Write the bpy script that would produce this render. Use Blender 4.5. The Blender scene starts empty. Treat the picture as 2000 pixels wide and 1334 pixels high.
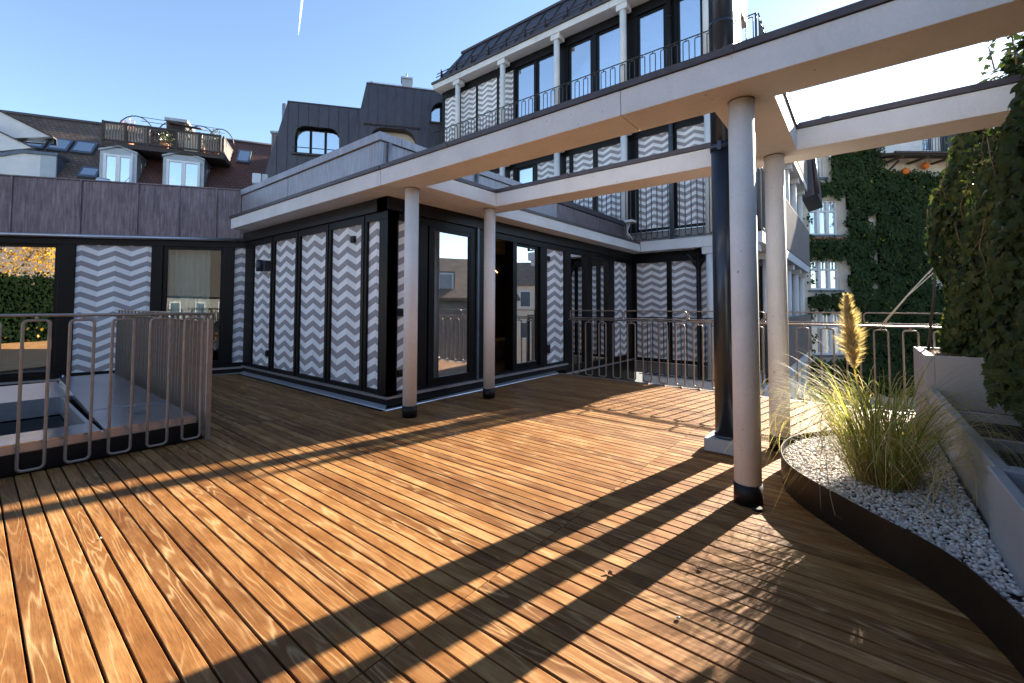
import bpy, bmesh, math, random
from math import sin, cos, pi, radians
from mathutils import Vector, Matrix

random.seed(7)
sc = bpy.context.scene
COL = sc.collection

# ------------------------------------------------------------------ camera
cam_d = bpy.data.cameras.new('camera')
cam = bpy.data.objects.new('camera', cam_d)
COL.objects.link(cam)
YAW, PITCH, ROLL = 2.252100, 0.038952, 0.002902
fw = Vector((cos(YAW) * cos(PITCH), sin(YAW) * cos(PITCH), sin(PITCH)))
rt = Vector((sin(YAW), -cos(YAW), 0.0))
up = rt.cross(fw)
rt, up = cos(ROLL) * rt + sin(ROLL) * up, -sin(ROLL) * rt + cos(ROLL) * up
M = Matrix((rt, up, -fw)).transposed().to_4x4()
M.translation = Vector((0, 0, 1.25))
cam.matrix_world = M
cam_d.sensor_width = 36.0
cam_d.lens = 852.76 / 2000 * 36.0
cam_d.shift_x = (1000 - 991.56) / 2000
cam_d.shift_y = (566.06 - 667) / 2000
cam_d.clip_start = 0.05
cam_d.clip_end = 20000
sc.camera = cam
sc.render.resolution_x, sc.render.resolution_y = 1024, 683

# ------------------------------------------------------------------ light
SUN_AZ = math.atan2(1.0, 0.205)          # from +X, counter-clockwise
SUN_EL = radians(24.6)
sun_dir = Vector((cos(SUN_AZ) * cos(SUN_EL), sin(SUN_AZ) * cos(SUN_EL), sin(SUN_EL)))
world = bpy.data.worlds.new('World')
sc.world = world
world.use_nodes = True
wn = world.node_tree.nodes
bg = wn['Background']
sky = wn.new('ShaderNodeTexSky')
sky.sky_type = 'NISHITA'
sky.sun_disc = False
sky.sun_elevation = SUN_EL
sky.sun_rotation = pi / 2 - SUN_AZ
sky.altitude = 500
sky.air_density = 1.0
sky.dust_density = 0.2
sky.ozone_density = 1.6
world.node_tree.links.new(sky.outputs[0], bg.inputs[0])
bg.inputs[1].default_value = 0.060
sun_d = bpy.data.lights.new('sun', 'SUN')
sun_d.energy = 5.0
sun_d.angle = radians(0.53)
sun_d.color = (1.0, 0.90, 0.76)
sun = bpy.data.objects.new('sun', sun_d)
sun.rotation_euler = (-sun_dir).to_track_quat('-Z', 'Y').to_euler()
COL.objects.link(sun)

sc.view_settings.view_transform = 'Standard'
sc.view_settings.look = 'None'
sc.view_settings.exposure = 2.5
sc.view_settings.gamma = 1.0
sc.view_settings.use_curve_mapping = False

# ------------------------------------------------------------------ materials
def newmat(name):
    m = bpy.data.materials.new(name)
    m.use_nodes = True
    nt = m.node_tree
    return m, nt, nt.nodes['Principled BSDF']

def N(nt, typ, **kw):
    n = nt.nodes.new(typ)
    for k, v in kw.items():
        if k.startswith('i_'):
            key = k[2:]
            key = int(key) if key.isdigit() else key.replace('_', ' ')
            n.inputs[key].default_value = v
        else:
            setattr(n, k, v)
    return n

def L(nt, a, b):
    nt.links.new(a, b)

def c4(c):
    return (c[0], c[1], c[2], 1.0)

def ramp(nt, fac, stops):
    r = N(nt, 'ShaderNodeValToRGB')
    e = r.color_ramp.elements
    e[0].position, e[0].color = stops[0][0], c4(stops[0][1])
    e[1].position, e[1].color = stops[1][0], c4(stops[1][1])
    for p, c in stops[2:]:
        x = e.new(p)
        x.color = c4(c)
    L(nt, fac, r.inputs[0])
    return r

def mixc(nt, a, b, fac, mode='MIX'):
    m = N(nt, 'ShaderNodeMix', data_type='RGBA', blend_type=mode)
    for k, v in ((0, fac), (6, a), (7, b)):
        if hasattr(v, 'is_output'):
            L(nt, v, m.inputs[k])
        else:
            m.inputs[k].default_value = v if k == 0 else c4(v)
    return m.outputs[2]

def math_(nt, op, a, b=0.0, c=0.0):
    m = N(nt, 'ShaderNodeMath', operation=op)
    for s, v in zip(m.inputs, (a, b, c)):
        if hasattr(v, 'is_output'):
            L(nt, v, s)
        else:
            s.default_value = v
    return m.outputs[0]

def coords(nt, scale=(1, 1, 1), which='Object', rnd=0.0):
    tc = N(nt, 'ShaderNodeTexCoord')
    mp = N(nt, 'ShaderNodeMapping')
    mp.inputs['Scale'].default_value = scale
    L(nt, tc.outputs[which], mp.inputs[0])
    out = mp.outputs[0]
    if rnd:
        oi = N(nt, 'ShaderNodeObjectInfo')
        vm = N(nt, 'ShaderNodeVectorMath', operation='MULTIPLY_ADD')
        cx = N(nt, 'ShaderNodeCombineXYZ')
        r1 = math_(nt, 'MULTIPLY', oi.outputs['Random'], rnd)
        r2 = math_(nt, 'MULTIPLY', oi.outputs['Random'], rnd * 1.73)
        L(nt, r1, cx.inputs[0]); L(nt, r2, cx.inputs[1]); L(nt, r1, cx.inputs[2])
        L(nt, out, vm.inputs[0]); vm.inputs[1].default_value = (1, 1, 1)
        L(nt, cx.outputs[0], vm.inputs[2])
        out = vm.outputs[0]
    return out

def noise(nt, vec, scale, detail=3, rough=0.55, dist=0.0):
    n = N(nt, 'ShaderNodeTexNoise')
    n.inputs['Scale'].default_value = scale
    n.inputs['Detail'].default_value = detail
    n.inputs['Roughness'].default_value = rough
    n.inputs['Distortion'].default_value = dist
    L(nt, vec, n.inputs['Vector'])
    return n.outputs['Fac']

def bump(nt, bs, h, strength=0.2, dist=0.01):
    b = N(nt, 'ShaderNodeBump')
    b.inputs['Strength'].default_value = strength
    b.inputs['Distance'].default_value = dist
    L(nt, h, b.inputs['Height'])
    L(nt, b.outputs[0], bs.inputs['Normal'])

def simple(name, col, rough=0.5, metal=0.0, var=0.12, scale=6.0, stretch=(1, 1, 1), bmp=0.0, bscale=60.0, rnd=0.0, spec=0.5):
    m, nt, b = newmat(name)
    v = coords(nt, stretch, rnd=rnd)
    f = noise(nt, v, scale, 4, 0.6)
    lo = [c * (1 - var) for c in col]
    hi = [min(1, c * (1 + var)) for c in col]
    r = ramp(nt, f, [(0.3, lo), (0.7, hi)])
    L(nt, r.outputs[0], b.inputs['Base Color'])
    b.inputs['Roughness'].default_value = rough
    b.inputs['Metallic'].default_value = metal
    b.inputs['Specular IOR Level'].default_value = spec
    if bmp:
        bump(nt, b, noise(nt, v, bscale, 3), bmp, 0.004)
    return m

MAT = {}

def mat_wood():
    m, nt, b = newmat('deck_wood')
    v = coords(nt, (1, 1, 1), rnd=37.0)
    v1 = coords(nt, (0.62, 7.5, 1.0), rnd=53.0)
    n1 = noise(nt, v1, 1.5, 2.6, 0.45, 0.3)
    rings = math_(nt, 'SINE', math_(nt, 'MULTIPLY', n1, 62.0))
    rings = math_(nt, 'MULTIPLY_ADD', rings, 0.5, 0.5)
    line = math_(nt, 'POWER', rings, 5.0)
    # where the figure is strong
    v3 = coords(nt, (1.0, 3.0, 1.0), rnd=91.0)
    figure = noise(nt, v3, 1.6, 2)
    fig = ramp(nt, figure, [(0.38, (0.1, 0.1, 0.1)), (0.66, (1, 1, 1))]).outputs[0]
    v2 = coords(nt, (0.06, 1.0, 1.0), rnd=17.0)
    fib = noise(nt, v2, 190.0, 3, 0.6)
    blot = noise(nt, coords(nt, (1.0, 2.4, 1.0), rnd=29.0), 3.0, 4, 0.6)
    base = ramp(nt, blot, [(0.22, (0.118, 0.044, 0.011)), (0.5, (0.205, 0.090, 0.025)), (0.78, (0.31, 0.162, 0.058))]).outputs[0]
    oi = N(nt, 'ShaderNodeObjectInfo')
    tone = ramp(nt, oi.outputs['Random'], [(0.0, (0.66, 0.60, 0.56)), (0.35, (0.93, 0.88, 0.82)), (0.7, (1.06, 1.05, 1.04)), (1.0, (1.30, 1.42, 1.60))]).outputs[0]
    base = mixc(nt, base, tone, 1.0, 'MULTIPLY')
    lf = math_(nt, 'MULTIPLY', line, fig)
    c1 = mixc(nt, base, (0.46, 0.300, 0.140), math_(nt, 'MULTIPLY', lf, 0.62))
    fr = ramp(nt, fib, [(0.32, (0.72, 0.70, 0.68)), (0.62, (1.06, 1.06, 1.06))]).outputs[0]
    c2 = mixc(nt, c1, fr, 0.85, 'MULTIPLY')
    # dark specks and stains
    sp = noise(nt, v, 34.0, 2, 0.5)
    spk = ramp(nt, sp, [(0.73, (0, 0, 0)), (0.79, (1, 1, 1))]).outputs[0]
    c3 = mixc(nt, c2, (0.05, 0.025, 0.015), math_(nt, 'MULTIPLY', spk, 0.55))
    # hairline checks along the grain
    ck = noise(nt, coords(nt, (0.12, 2.6, 1.0), rnd=11.0), 26.0, 2, 0.5, 0.6)
    ckr = ramp(nt, math_(nt, 'ABSOLUTE', math_(nt, 'SUBTRACT', ck, 0.5)), [(0.0, (1, 1, 1)), (0.006, (0, 0, 0))]).outputs[0]
    c4_ = mixc(nt, c3, (0.06, 0.028, 0.014), math_(nt, 'MULTIPLY', ckr, 0.35))
    L(nt, c4_, b.inputs['Base Color'])
    ro = ramp(nt, blot, [(0.3, (0.5, 0.5, 0.5)), (0.7, (0.68, 0.68, 0.68))])
    L(nt, ro.outputs[0], b.inputs['Roughness'])
    b.inputs['Specular IOR Level'].default_value = 0.2
    h = math_(nt, 'ADD', math_(nt, 'MULTIPLY', fib, 0.7), math_(nt, 'MULTIPLY', line, 0.35))
    bump(nt, b, h, 0.35, 0.0025)
    return m
MAT['wood'] = mat_wood()

def mat_concrete(name, col, stain=0.35, pit=True):
    m, nt, b = newmat(name)
    v = coords(nt)
    f = noise(nt, v, 2.2, 5, 0.6)
    r = ramp(nt, f, [(0.3, [c * 0.90 for c in col]), (0.7, [min(1, c * 1.05) for c in col])]).outputs[0]
    fine = noise(nt, v, 55.0, 3)
    fr = ramp(nt, fine, [(0.3, (0.93, 0.93, 0.93)), (0.7, (1.03, 1.03, 1.03))]).outputs[0]
    c = mixc(nt, r, fr, 0.8, 'MULTIPLY')
    st = noise(nt, coords(nt, (1, 1, 0.25)), 5.0, 5, 0.65, 0.4)
    sr = ramp(nt, st, [(0.56, (0, 0, 0)), (0.78, (1, 1, 1))]).outputs[0]
    c = mixc(nt, c, [col[0] * 0.62, col[1] * 0.55, col[2] * 0.46], math_(nt, 'MULTIPLY', sr, stain))
    if pit:
        p = noise(nt, v, 30.0, 1, 0.3)
        pr = ramp(nt, p, [(0.775, (0, 0, 0)), (0.80, (1, 1, 1))]).outputs[0]
        c = mixc(nt, c, (0.16, 0.14, 0.12), math_(nt, 'MULTIPLY', pr, 0.6))
    L(nt, c, b.inputs['Base Color'])
    b.inputs['Roughness'].default_value = 0.75
    b.inputs['Specular IOR Level'].default_value = 0.25
    bump(nt, b, fine, 0.12, 0.003)
    return m
MAT['concrete'] = mat_concrete('white_concrete', (0.70, 0.69, 0.68))
MAT['column'] = mat_concrete('column_concrete', (0.74, 0.72, 0.695), 0.25)
MAT['planter'] = mat_concrete('planter_concrete', (0.30, 0.30, 0.315), 0.3)
MAT['plinth'] = mat_concrete('plinth_concrete', (0.30, 0.31, 0.33), 0.3)
MAT['render_cream'] = mat_concrete('cream_render', (0.70, 0.62, 0.52), 0.5, False)
MAT['render_white'] = mat_concrete('white_render', (0.74, 0.74, 0.74), 0.2, False)

def mat_chevron():
    m, nt, b = newmat('chevron_print')
    uv = N(nt, 'ShaderNodeUVMap'); uv.uv_map = 'UVMap'
    sp = N(nt, 'ShaderNodeSeparateXYZ')
    L(nt, uv.outputs[0], sp.inputs[0])
    HP, AMP, VP, TOP = 0.45, 0.098, 0.174, 2.345
    x = math_(nt, 'ADD', math_(nt, 'DIVIDE', sp.outputs[0], HP), 100.0)
    fx = math_(nt, 'FRACT', x)
    tri = math_(nt, 'SUBTRACT', 1.0, math_(nt, 'ABSOLUTE', math_(nt, 'MULTIPLY_ADD', fx, 2.0, -1.0)))
    t = math_(nt, 'SUBTRACT', math_(nt, 'SUBTRACT', TOP, sp.outputs[1]), math_(nt, 'MULTIPLY', tri, AMP))
    f = math_(nt, 'FRACT', math_(nt, 'ADD', math_(nt, 'DIVIDE', t, VP), 100.0))
    white = math_(nt, 'LESS_THAN', f, 0.5)
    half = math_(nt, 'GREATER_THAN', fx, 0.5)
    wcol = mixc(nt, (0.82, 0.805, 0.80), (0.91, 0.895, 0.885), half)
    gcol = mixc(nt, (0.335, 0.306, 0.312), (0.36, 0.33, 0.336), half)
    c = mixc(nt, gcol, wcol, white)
    v = coords(nt)
    d = ramp(nt, noise(nt, v, 3.0, 4), [(0.3, (0.95, 0.95, 0.95)), (0.7, (1.02, 1.02, 1.02))]).outputs[0]
    c = mixc(nt, c, d, 1.0, 'MULTIPLY')
    L(nt, c, b.inputs['Base Color'])
    b.inputs['Roughness'].default_value = 0.6
    b.inputs['Specular IOR Level'].default_value = 0.25
    return m
MAT['chevron'] = mat_chevron()

def mat_copper(name, a, bcol, pale, rough=0.5, metal=0.35):
    m, nt, b = newmat(name)
    v = coords(nt, (1, 1, 1), rnd=7.0)
    vs = coords(nt, (9, 9, 0.7), rnd=7.0)
    f1 = noise(nt, v, 2.5, 5, 0.65)
    f2 = noise(nt, vs, 4.0, 5, 0.7)
    base = ramp(nt, f1, [(0.3, a), (0.72, bcol)]).outputs[0]
    st = ramp(nt, f2, [(0.44, (0, 0, 0)), (0.72, (1, 1, 1))]).outputs[0]
    c = mixc(nt, base, pale, math_(nt, 'MULTIPLY', st, 0.55))
    sp = noise(nt, v, 45, 3)
    spr = ramp(nt, sp, [(0.62, (0, 0, 0)), (0.75, (1, 1, 1))]).outputs[0]
    c = mixc(nt, c, pale, math_(nt, 'MULTIPLY', spr, 0.35))
    L(nt, c, b.inputs['Base Color'])
    b.inputs['Roughness'].default_value = rough
    b.inputs['Metallic'].default_value = metal
    bump(nt, b, f1, 0.15, 0.01)
    return m
MAT['copper'] = mat_copper('weathered_copper', (0.095, 0.072, 0.080), (0.190, 0.150, 0.165), (0.42, 0.36, 0.39))
MAT['zinc'] = mat_copper('streaked_zinc', (0.23, 0.21, 0.23), (0.32, 0.30, 0.325), (0.52, 0.50, 0.53), 0.45, 0.45)
MAT['dark_copper'] = mat_copper('dark_copper_cladding', (0.052, 0.049, 0.060), (0.075, 0.070, 0.085), (0.12, 0.112, 0.125), 0.42, 0.5)
MAT['coping'] = simple('bronze_coping', (0.075, 0.058, 0.060), 0.45, 0.4, 0.2, 9)
MAT['black'] = simple('black_frame', (0.0045, 0.0038, 0.0038), 0.42, 0.0, 0.15, 5, spec=0.22)
MAT['fascia_black'] = simple('anthracite_fascia', (0.011, 0.0095, 0.0095), 0.42, 0.1, 0.15, 5, spec=0.3)
MAT['alu'] = simple('brushed_aluminium', (0.55, 0.55, 0.57), 0.32, 0.85, 0.1, 20, (1, 1, 1))
MAT['bronze'] = simple('bronze_railing', (0.27, 0.225, 0.19), 0.42, 0.5, 0.15, 14)
MAT['dark_rail'] = simple('dark_railing', (0.055, 0.048, 0.045), 0.45, 0.4, 0.15, 14)
MAT['flue'] = simple('flue_paint', (0.032, 0.042, 0.060), 0.30, 0.55, 0.12, 4, (1, 1, 0.2))
MAT['sleeve'] = simple('column_sleeve', (0.012, 0.009, 0.008), 0.5, 0.1, 0.2, 10, spec=0.3)
MAT['edging'] = simple('edging_steel', (0.022, 0.015, 0.009), 0.45, 0.5, 0.3, 5)
MAT['roof_tile'] = None
MAT['soil'] = simple('dark_soil', (0.022, 0.016, 0.012), 0.95, 0, 0.5, 40, bmp=0.6)
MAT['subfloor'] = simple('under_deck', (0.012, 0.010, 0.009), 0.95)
MAT['asphalt'] = simple('ground_asphalt', (0.07, 0.068, 0.065), 0.9, 0, 0.2, 0.05)
MAT['white_paint'] = simple('white_window_paint', (0.74, 0.75, 0.77), 0.4, 0, 0.04, 8)
MAT['grey_metal'] = simple('grey_sheet_metal', (0.36, 0.38, 0.41), 0.42, 0.35, 0.12, 3)
MAT['blue_metal'] = simple('blue_grey_sheet', (0.10, 0.125, 0.16), 0.4, 0.35, 0.15, 3)
MAT['dark_wood'] = simple('dark_balcony_wood', (0.050, 0.038, 0.032), 0.7, 0, 0.3, 14)
MAT['grey_wood'] = simple('grey_picket_wood', (0.20, 0.175, 0.155), 0.75, 0, 0.3, 20, (3, 3, 0.6))
MAT['rope'] = simple('pale_rope', (0.62, 0.61, 0.55), 0.8)
MAT['orange'] = simple('orange_paper', (0.75, 0.18, 0.02), 0.7)
MAT['room'] = simple('dark_room', (0.035, 0.030, 0.027), 0.8, 0, 0.2, 2)
MAT['room_floor'] = simple('room_floor', (0.075, 0.05, 0.035), 0.5, 0, 0.2, 2)
MAT['ribbed'] = simple('ribbed_bronze_sheet', (0.24, 0.215, 0.20), 0.5, 0.3, 0.12, 3)
MAT['vent'] = simple('vent_grille', (0.10, 0.095, 0.10), 0.5, 0.3)
MAT['plastic'] = simple('grey_plastic', (0.55, 0.55, 0.55), 0.5)
MAT['bench'] = simple('beige_upholstery', (0.30, 0.24, 0.19), 0.85)
MAT['bark'] = simple('bark', (0.09, 0.065, 0.045), 0.9, 0, 0.4, 12, (3, 3, 0.5), 0.6, 30)
MAT['twig'] = simple('twig', (0.16, 0.10, 0.055), 0.85, 0, 0.3, 20)
MAT['dry'] = simple('dry_leaf', (0.20, 0.10, 0.045), 0.85, 0, 0.4, 60)
MAT['brown_roof'] = simple('brown_roof', (0.21, 0.14, 0.09), 0.8, 0, 0.2, 2)
MAT['lamp'] = simple('lamp_paint', (0.055, 0.058, 0.075), 0.4, 0.3)
MAT['terracotta'] = simple('terracotta', (0.42, 0.15, 0.07), 0.8, 0, 0.2, 10)

def mat_steel_top():
    m, nt, b = newmat('polished_sheet_steel')
    v = coords(nt, (1, 1, 1))
    f = noise(nt, v, 1.6, 3)
    r = ramp(nt, f, [(0.3, (0.40, 0.40, 0.43)), (0.7, (0.55, 0.55, 0.58))])
    L(nt, r.outputs[0], b.inputs['Base Color'])
    b.inputs['Metallic'].default_value = 0.9
    b.inputs['Roughness'].default_value = 0.22
    bump(nt, b, noise(nt, v, 3.0, 2), 0.25, 0.02)
    return m
MAT['steel'] = mat_steel_top()

def mat_tiles(name, a, bcol):
    m, nt, b = newmat(name)
    br = N(nt, 'ShaderNodeTexBrick')
    uv = N(nt, 'ShaderNodeUVMap'); uv.uv_map = 'UVMap'
    L(nt, uv.outputs[0], br.inputs['Vector'])
    br.inputs['Scale'].default_value = 1.0
    br.inputs['Brick Width'].default_value = 0.17
    br.inputs['Row Height'].default_value = 0.15
    br.inputs['Mortar Size'].default_value = 0.012
    br.inputs['Mortar Smooth'].default_value = 0.4
    br.inputs['Bias'].default_value = 0.0
    br.inputs['Color1'].default_value = c4(a)
    br.inputs['Color2'].default_value = c4(bcol)
    br.inputs['Mortar'].default_value = (0.02, 0.012, 0.010, 1)
    f = noise(nt, coords(nt), 1.3, 4)
    d = ramp(nt, f, [(0.3, (0.75, 0.75, 0.75)), (0.7, (1.15, 1.15, 1.15))]).outputs[0]
    c = mixc(nt, br.outputs[0], d, 1.0, 'MULTIPLY')
    L(nt, c, b.inputs['Base Color'])
    b.inputs['Roughness'].default_value = 0.75
    bump(nt, b, br.outputs[1], -0.6, 0.02)
    return m
MAT['tile_red'] = mat_tiles('red_roof_tiles', (0.145, 0.060, 0.046), (0.10, 0.043, 0.036))
MAT['tile_brown'] = mat_tiles('brown_roof_tiles', (0.17, 0.115, 0.085), (0.115, 0.078, 0.060))

def mat_glass(name, tint=(0.8, 0.86, 0.84), boost=1.0, base=0.02):
    m = bpy.data.materials.new(name)
    m.use_nodes = True
    nt = m.node_tree
    nt.nodes.clear()
    out = N(nt, 'ShaderNodeOutputMaterial')
    tr = N(nt, 'ShaderNodeBsdfTransparent'); tr.inputs[0].default_value = c4(tint)
    gl = N(nt, 'ShaderNodeBsdfGlossy'); gl.inputs['Roughness'].default_value = 0.0
    gl.inputs[0].default_value = (0.95, 0.97, 1.0, 1)
    fr = N(nt, 'ShaderNodeFresnel'); fr.inputs[0].default_value = 1.5
    f = math_(nt, 'MULTIPLY_ADD', fr.outputs[0], boost, base)
    mx = N(nt, 'ShaderNodeMixShader')
    L(nt, f, mx.inputs[0]); L(nt, tr.outputs[0], mx.inputs[1]); L(nt, gl.outputs[0], mx.inputs[2])
    L(nt, mx.outputs[0], out.inputs[0])
    return m
MAT['glass'] = mat_glass('window_glass', (0.88, 0.96, 0.93), 1.2, 0.03)
MAT['glass_coated'] = mat_glass('coated_window_glass', (0.78, 0.88, 0.88), 1.4, 0.58)
MAT['glass_dark'] = mat_glass('dark_skylight_glass', (0.02, 0.022, 0.026), 0.35, 0.0)

def mat_cloth(name, col, trans=0.4):
    m = bpy.data.materials.new(name)
    m.use_nodes = True
    nt = m.node_tree
    nt.nodes.clear()
    out = N(nt, 'ShaderNodeOutputMaterial')
    d = N(nt, 'ShaderNodeBsdfDiffuse')
    t = N(nt, 'ShaderNodeBsdfTranslucent')
    f = noise(nt, coords(nt, (1, 1, 0.1)), 9, 3)
    r = ramp(nt, f, [(0.3, [c * 0.85 for c in col]), (0.7, col)])
    L(nt, r.outputs[0], d.inputs[0]); L(nt, r.outputs[0], t.inputs[0])
    mx = N(nt, 'ShaderNodeMixShader'); mx.inputs[0].default_value = trans
    L(nt, d.outputs[0], mx.inputs[1]); L(nt, t.outputs[0], mx.inputs[2]); L(nt, mx.outputs[0], out.inputs[0])
    return m
MAT['curtain'] = mat_cloth('sheer_curtain', (0.80, 0.88, 0.84))
MAT['curtain_w'] = mat_cloth('white_curtain', (0.85, 0.86, 0.86))

def mat_leaf(name, cols, trans=0.35, rough=0.4, gloss=0.12, scale=0.9):
    m = bpy.data.materials.new(name)
    m.use_nodes = True
    nt = m.node_tree
    nt.nodes.clear()
    out = N(nt, 'ShaderNodeOutputMaterial')
    geo = N(nt, 'ShaderNodeNewGeometry')
    rnd = geo.outputs['Random Per Island']
    stops = [(i / max(1, len(cols) - 1), c) for i, c in enumerate(cols)]
    r = ramp(nt, rnd, stops)
    big = noise(nt, coords(nt), scale, 3)
    rb = ramp(nt, big, [(0.3, (0.7, 0.72, 0.7)), (0.7, (1.2, 1.2, 1.15))])
    c = mixc(nt, r.outputs[0], rb.outputs[0], 1.0, 'MULTIPLY')
    d = N(nt, 'ShaderNodeBsdfDiffuse'); L(nt, c, d.inputs[0])
    t = N(nt, 'ShaderNodeBsdfTranslucent')
    ct = mixc(nt, c, (1.25, 1.3, 0.75), 1.0, 'MULTIPLY')
    L(nt, ct, t.inputs[0])
    m1 = N(nt, 'ShaderNodeMixShader'); m1.inputs[0].default_value = trans
    L(nt, d.outputs[0], m1.inputs[1]); L(nt, t.outputs[0], m1.inputs[2])
    g = N(nt, 'ShaderNodeBsdfGlossy'); g.inputs['Roughness'].default_value = rough
    g.inputs[0].default_value = (0.6, 0.6, 0.6, 1)
    fr = N(nt, 'ShaderNodeFresnel'); fr.inputs[0].default_value = 1.4
    m2 = N(nt, 'ShaderNodeMixShader')
    L(nt, math_(nt, 'MULTIPLY', fr.outputs[0], gloss * 5), m2.inputs[0])
    L(nt, m1.outputs[0], m2.inputs[1]); L(nt, g.outputs[0], m2.inputs[2])
    L(nt, m2.outputs[0], out.inputs[0])
    return m
MAT['ivy'] = mat_leaf('ivy_leaf', [(0.016, 0.028, 0.009), (0.026, 0.044, 0.014), (0.042, 0.060, 0.018), (0.075, 0.075, 0.024)], 0.3, 0.38, 0.07, 1.5)
MAT['ivy_far'] = mat_leaf('wall_creeper_leaf', [(0.026, 0.048, 0.020), (0.038, 0.068, 0.026), (0.055, 0.085, 0.030), (0.05, 0.075, 0.028)], 0.2, 0.5, 0.05, 0.45)
MAT['ivy_yellow'] = mat_leaf('yellow_leaf', [(0.42, 0.30, 0.03), (0.32, 0.30, 0.04), (0.45, 0.22, 0.03)], 0.35)
MAT['gold_leaf'] = mat_leaf('golden_autumn_leaf', [(0.45, 0.22, 0.02), (0.55, 0.32, 0.04), (0.38, 0.15, 0.02), (0.30, 0.22, 0.04)], 0.45, 0.6, 0.02, 0.6)
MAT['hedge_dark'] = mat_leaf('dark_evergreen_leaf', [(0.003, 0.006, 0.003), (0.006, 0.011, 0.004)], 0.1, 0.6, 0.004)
MAT['grass_green'] = mat_leaf('pampas_green', [(0.11, 0.15, 0.035), (0.20, 0.24, 0.06), (0.30, 0.31, 0.085), (0.40, 0.35, 0.13)], 0.6, 0.5, 0.012, 3)
MAT['grass_straw'] = mat_leaf('pampas_straw', [(0.42, 0.31, 0.15), (0.52, 0.41, 0.22), (0.58, 0.48, 0.28), (0.36, 0.24, 0.10)], 0.45, 0.5, 0.01, 3)
MAT['grass_base'] = mat_leaf('pampas_dead_base', [(0.24, 0.14, 0.06), (0.34, 0.22, 0.10), (0.16, 0.09, 0.04)], 0.3, 0.6, 0.03, 3)
MAT['plume'] = mat_leaf('pampas_plume', [(0.46, 0.33, 0.20), (0.56, 0.43, 0.28), (0.66, 0.54, 0.38)], 0.4, 0.6, 0.02, 8)
MAT['red_leaf'] = mat_leaf('red_autumn_leaf', [(0.42, 0.09, 0.04), (0.50, 0.16, 0.06), (0.35, 0.10, 0.06)], 0.4)
MAT['pot_green'] = mat_leaf('potted_green_leaf', [(0.05, 0.09, 0.02), (0.10, 0.14, 0.04), (0.18, 0.17, 0.06)], 0.35)

def mat_pebble():
    m, nt, b = newmat('pebble')
    geo = N(nt, 'ShaderNodeNewGeometry')
    r = ramp(nt, geo.outputs['Random Per Island'], [(0.0, (0.44, 0.42, 0.41)), (0.25, (0.60, 0.57, 0.55)), (0.5, (0.54, 0.43, 0.36)), (0.7, (0.68, 0.66, 0.64)), (0.88, (0.30, 0.22, 0.18)), (1.0, (0.72, 0.70, 0.68))])
    f = noise(nt, coords(nt), 90, 3)
    rr = ramp(nt, f, [(0.3, (0.85, 0.85, 0.85)), (0.7, (1.05, 1.05, 1.05))])
    L(nt, mixc(nt, r.outputs[0], rr.outputs[0], 1.0, 'MULTIPLY'), b.inputs['Base Color'])
    b.inputs['Roughness'].default_value = 0.7
    return m
MAT['pebble'] = mat_pebble()

def mat_emit(name, col, s):
    m = bpy.data.materials.new(name)
    m.use_nodes = True
    nt = m.node_tree
    nt.nodes.clear()
    out = N(nt, 'ShaderNodeOutputMaterial')
    e = N(nt, 'ShaderNodeEmission')
    e.inputs[0].default_value = c4(col); e.inputs[1].default_value = s
    L(nt, e.outputs[0], out.inputs[0])
    return m
MAT['led'] = mat_emit('warm_light_strip', (1.0, 0.50, 0.16), 1.1)

def mat_trail():
    m = bpy.data.materials.new('contrail_vapour')
    m.use_nodes = True
    nt = m.node_tree
    nt.nodes.clear()
    out = N(nt, 'ShaderNodeOutputMaterial')
    d = N(nt, 'ShaderNodeBsdfDiffuse'); d.inputs[0].default_value = (0.9, 0.9, 0.9, 1)
    t = N(nt, 'ShaderNodeBsdfTranslucent'); t.inputs[0].default_value = (0.9, 0.9, 0.9, 1)
    a = N(nt, 'ShaderNodeAddShader'); L(nt, d.outputs[0], a.inputs[0]); L(nt, t.outputs[0], a.inputs[1])
    tr = N(nt, 'ShaderNodeBsdfTransparent')
    mx = N(nt, 'ShaderNodeMixShader')
    f = noise(nt, coords(nt), 0.02, 3)
    L(nt, ramp(nt, f, [(0.3, (0.04, 0.04, 0.04)), (0.7, (0.16, 0.16, 0.16))]).outputs[0], mx.inputs[0])
    L(nt, tr.outputs[0], mx.inputs[1]); L(nt, a.outputs[0], mx.inputs[2]); L(nt, mx.outputs[0], out.inputs[0])
    return m
MAT['trail'] = mat_trail()

# ------------------------------------------------------------------ mesh helpers
class Frame:
    """local (s along d, o outward along n, z up) -> world"""
    def __init__(self, origin, ang_deg, tilt=0.0):
        a = radians(ang_deg)
        self.o = Vector(origin)
        self.d = Vector((cos(a), sin(a), 0))
        self.n = Vector((sin(a), -cos(a), 0))
        self.t = tilt
    def __call__(self, s, o, z):
        return self.o + self.d * s + self.n * o + Vector((0, 0, z + self.t * s))
WORLD = lambda x, y, z: Vector((x, y, z))

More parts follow.
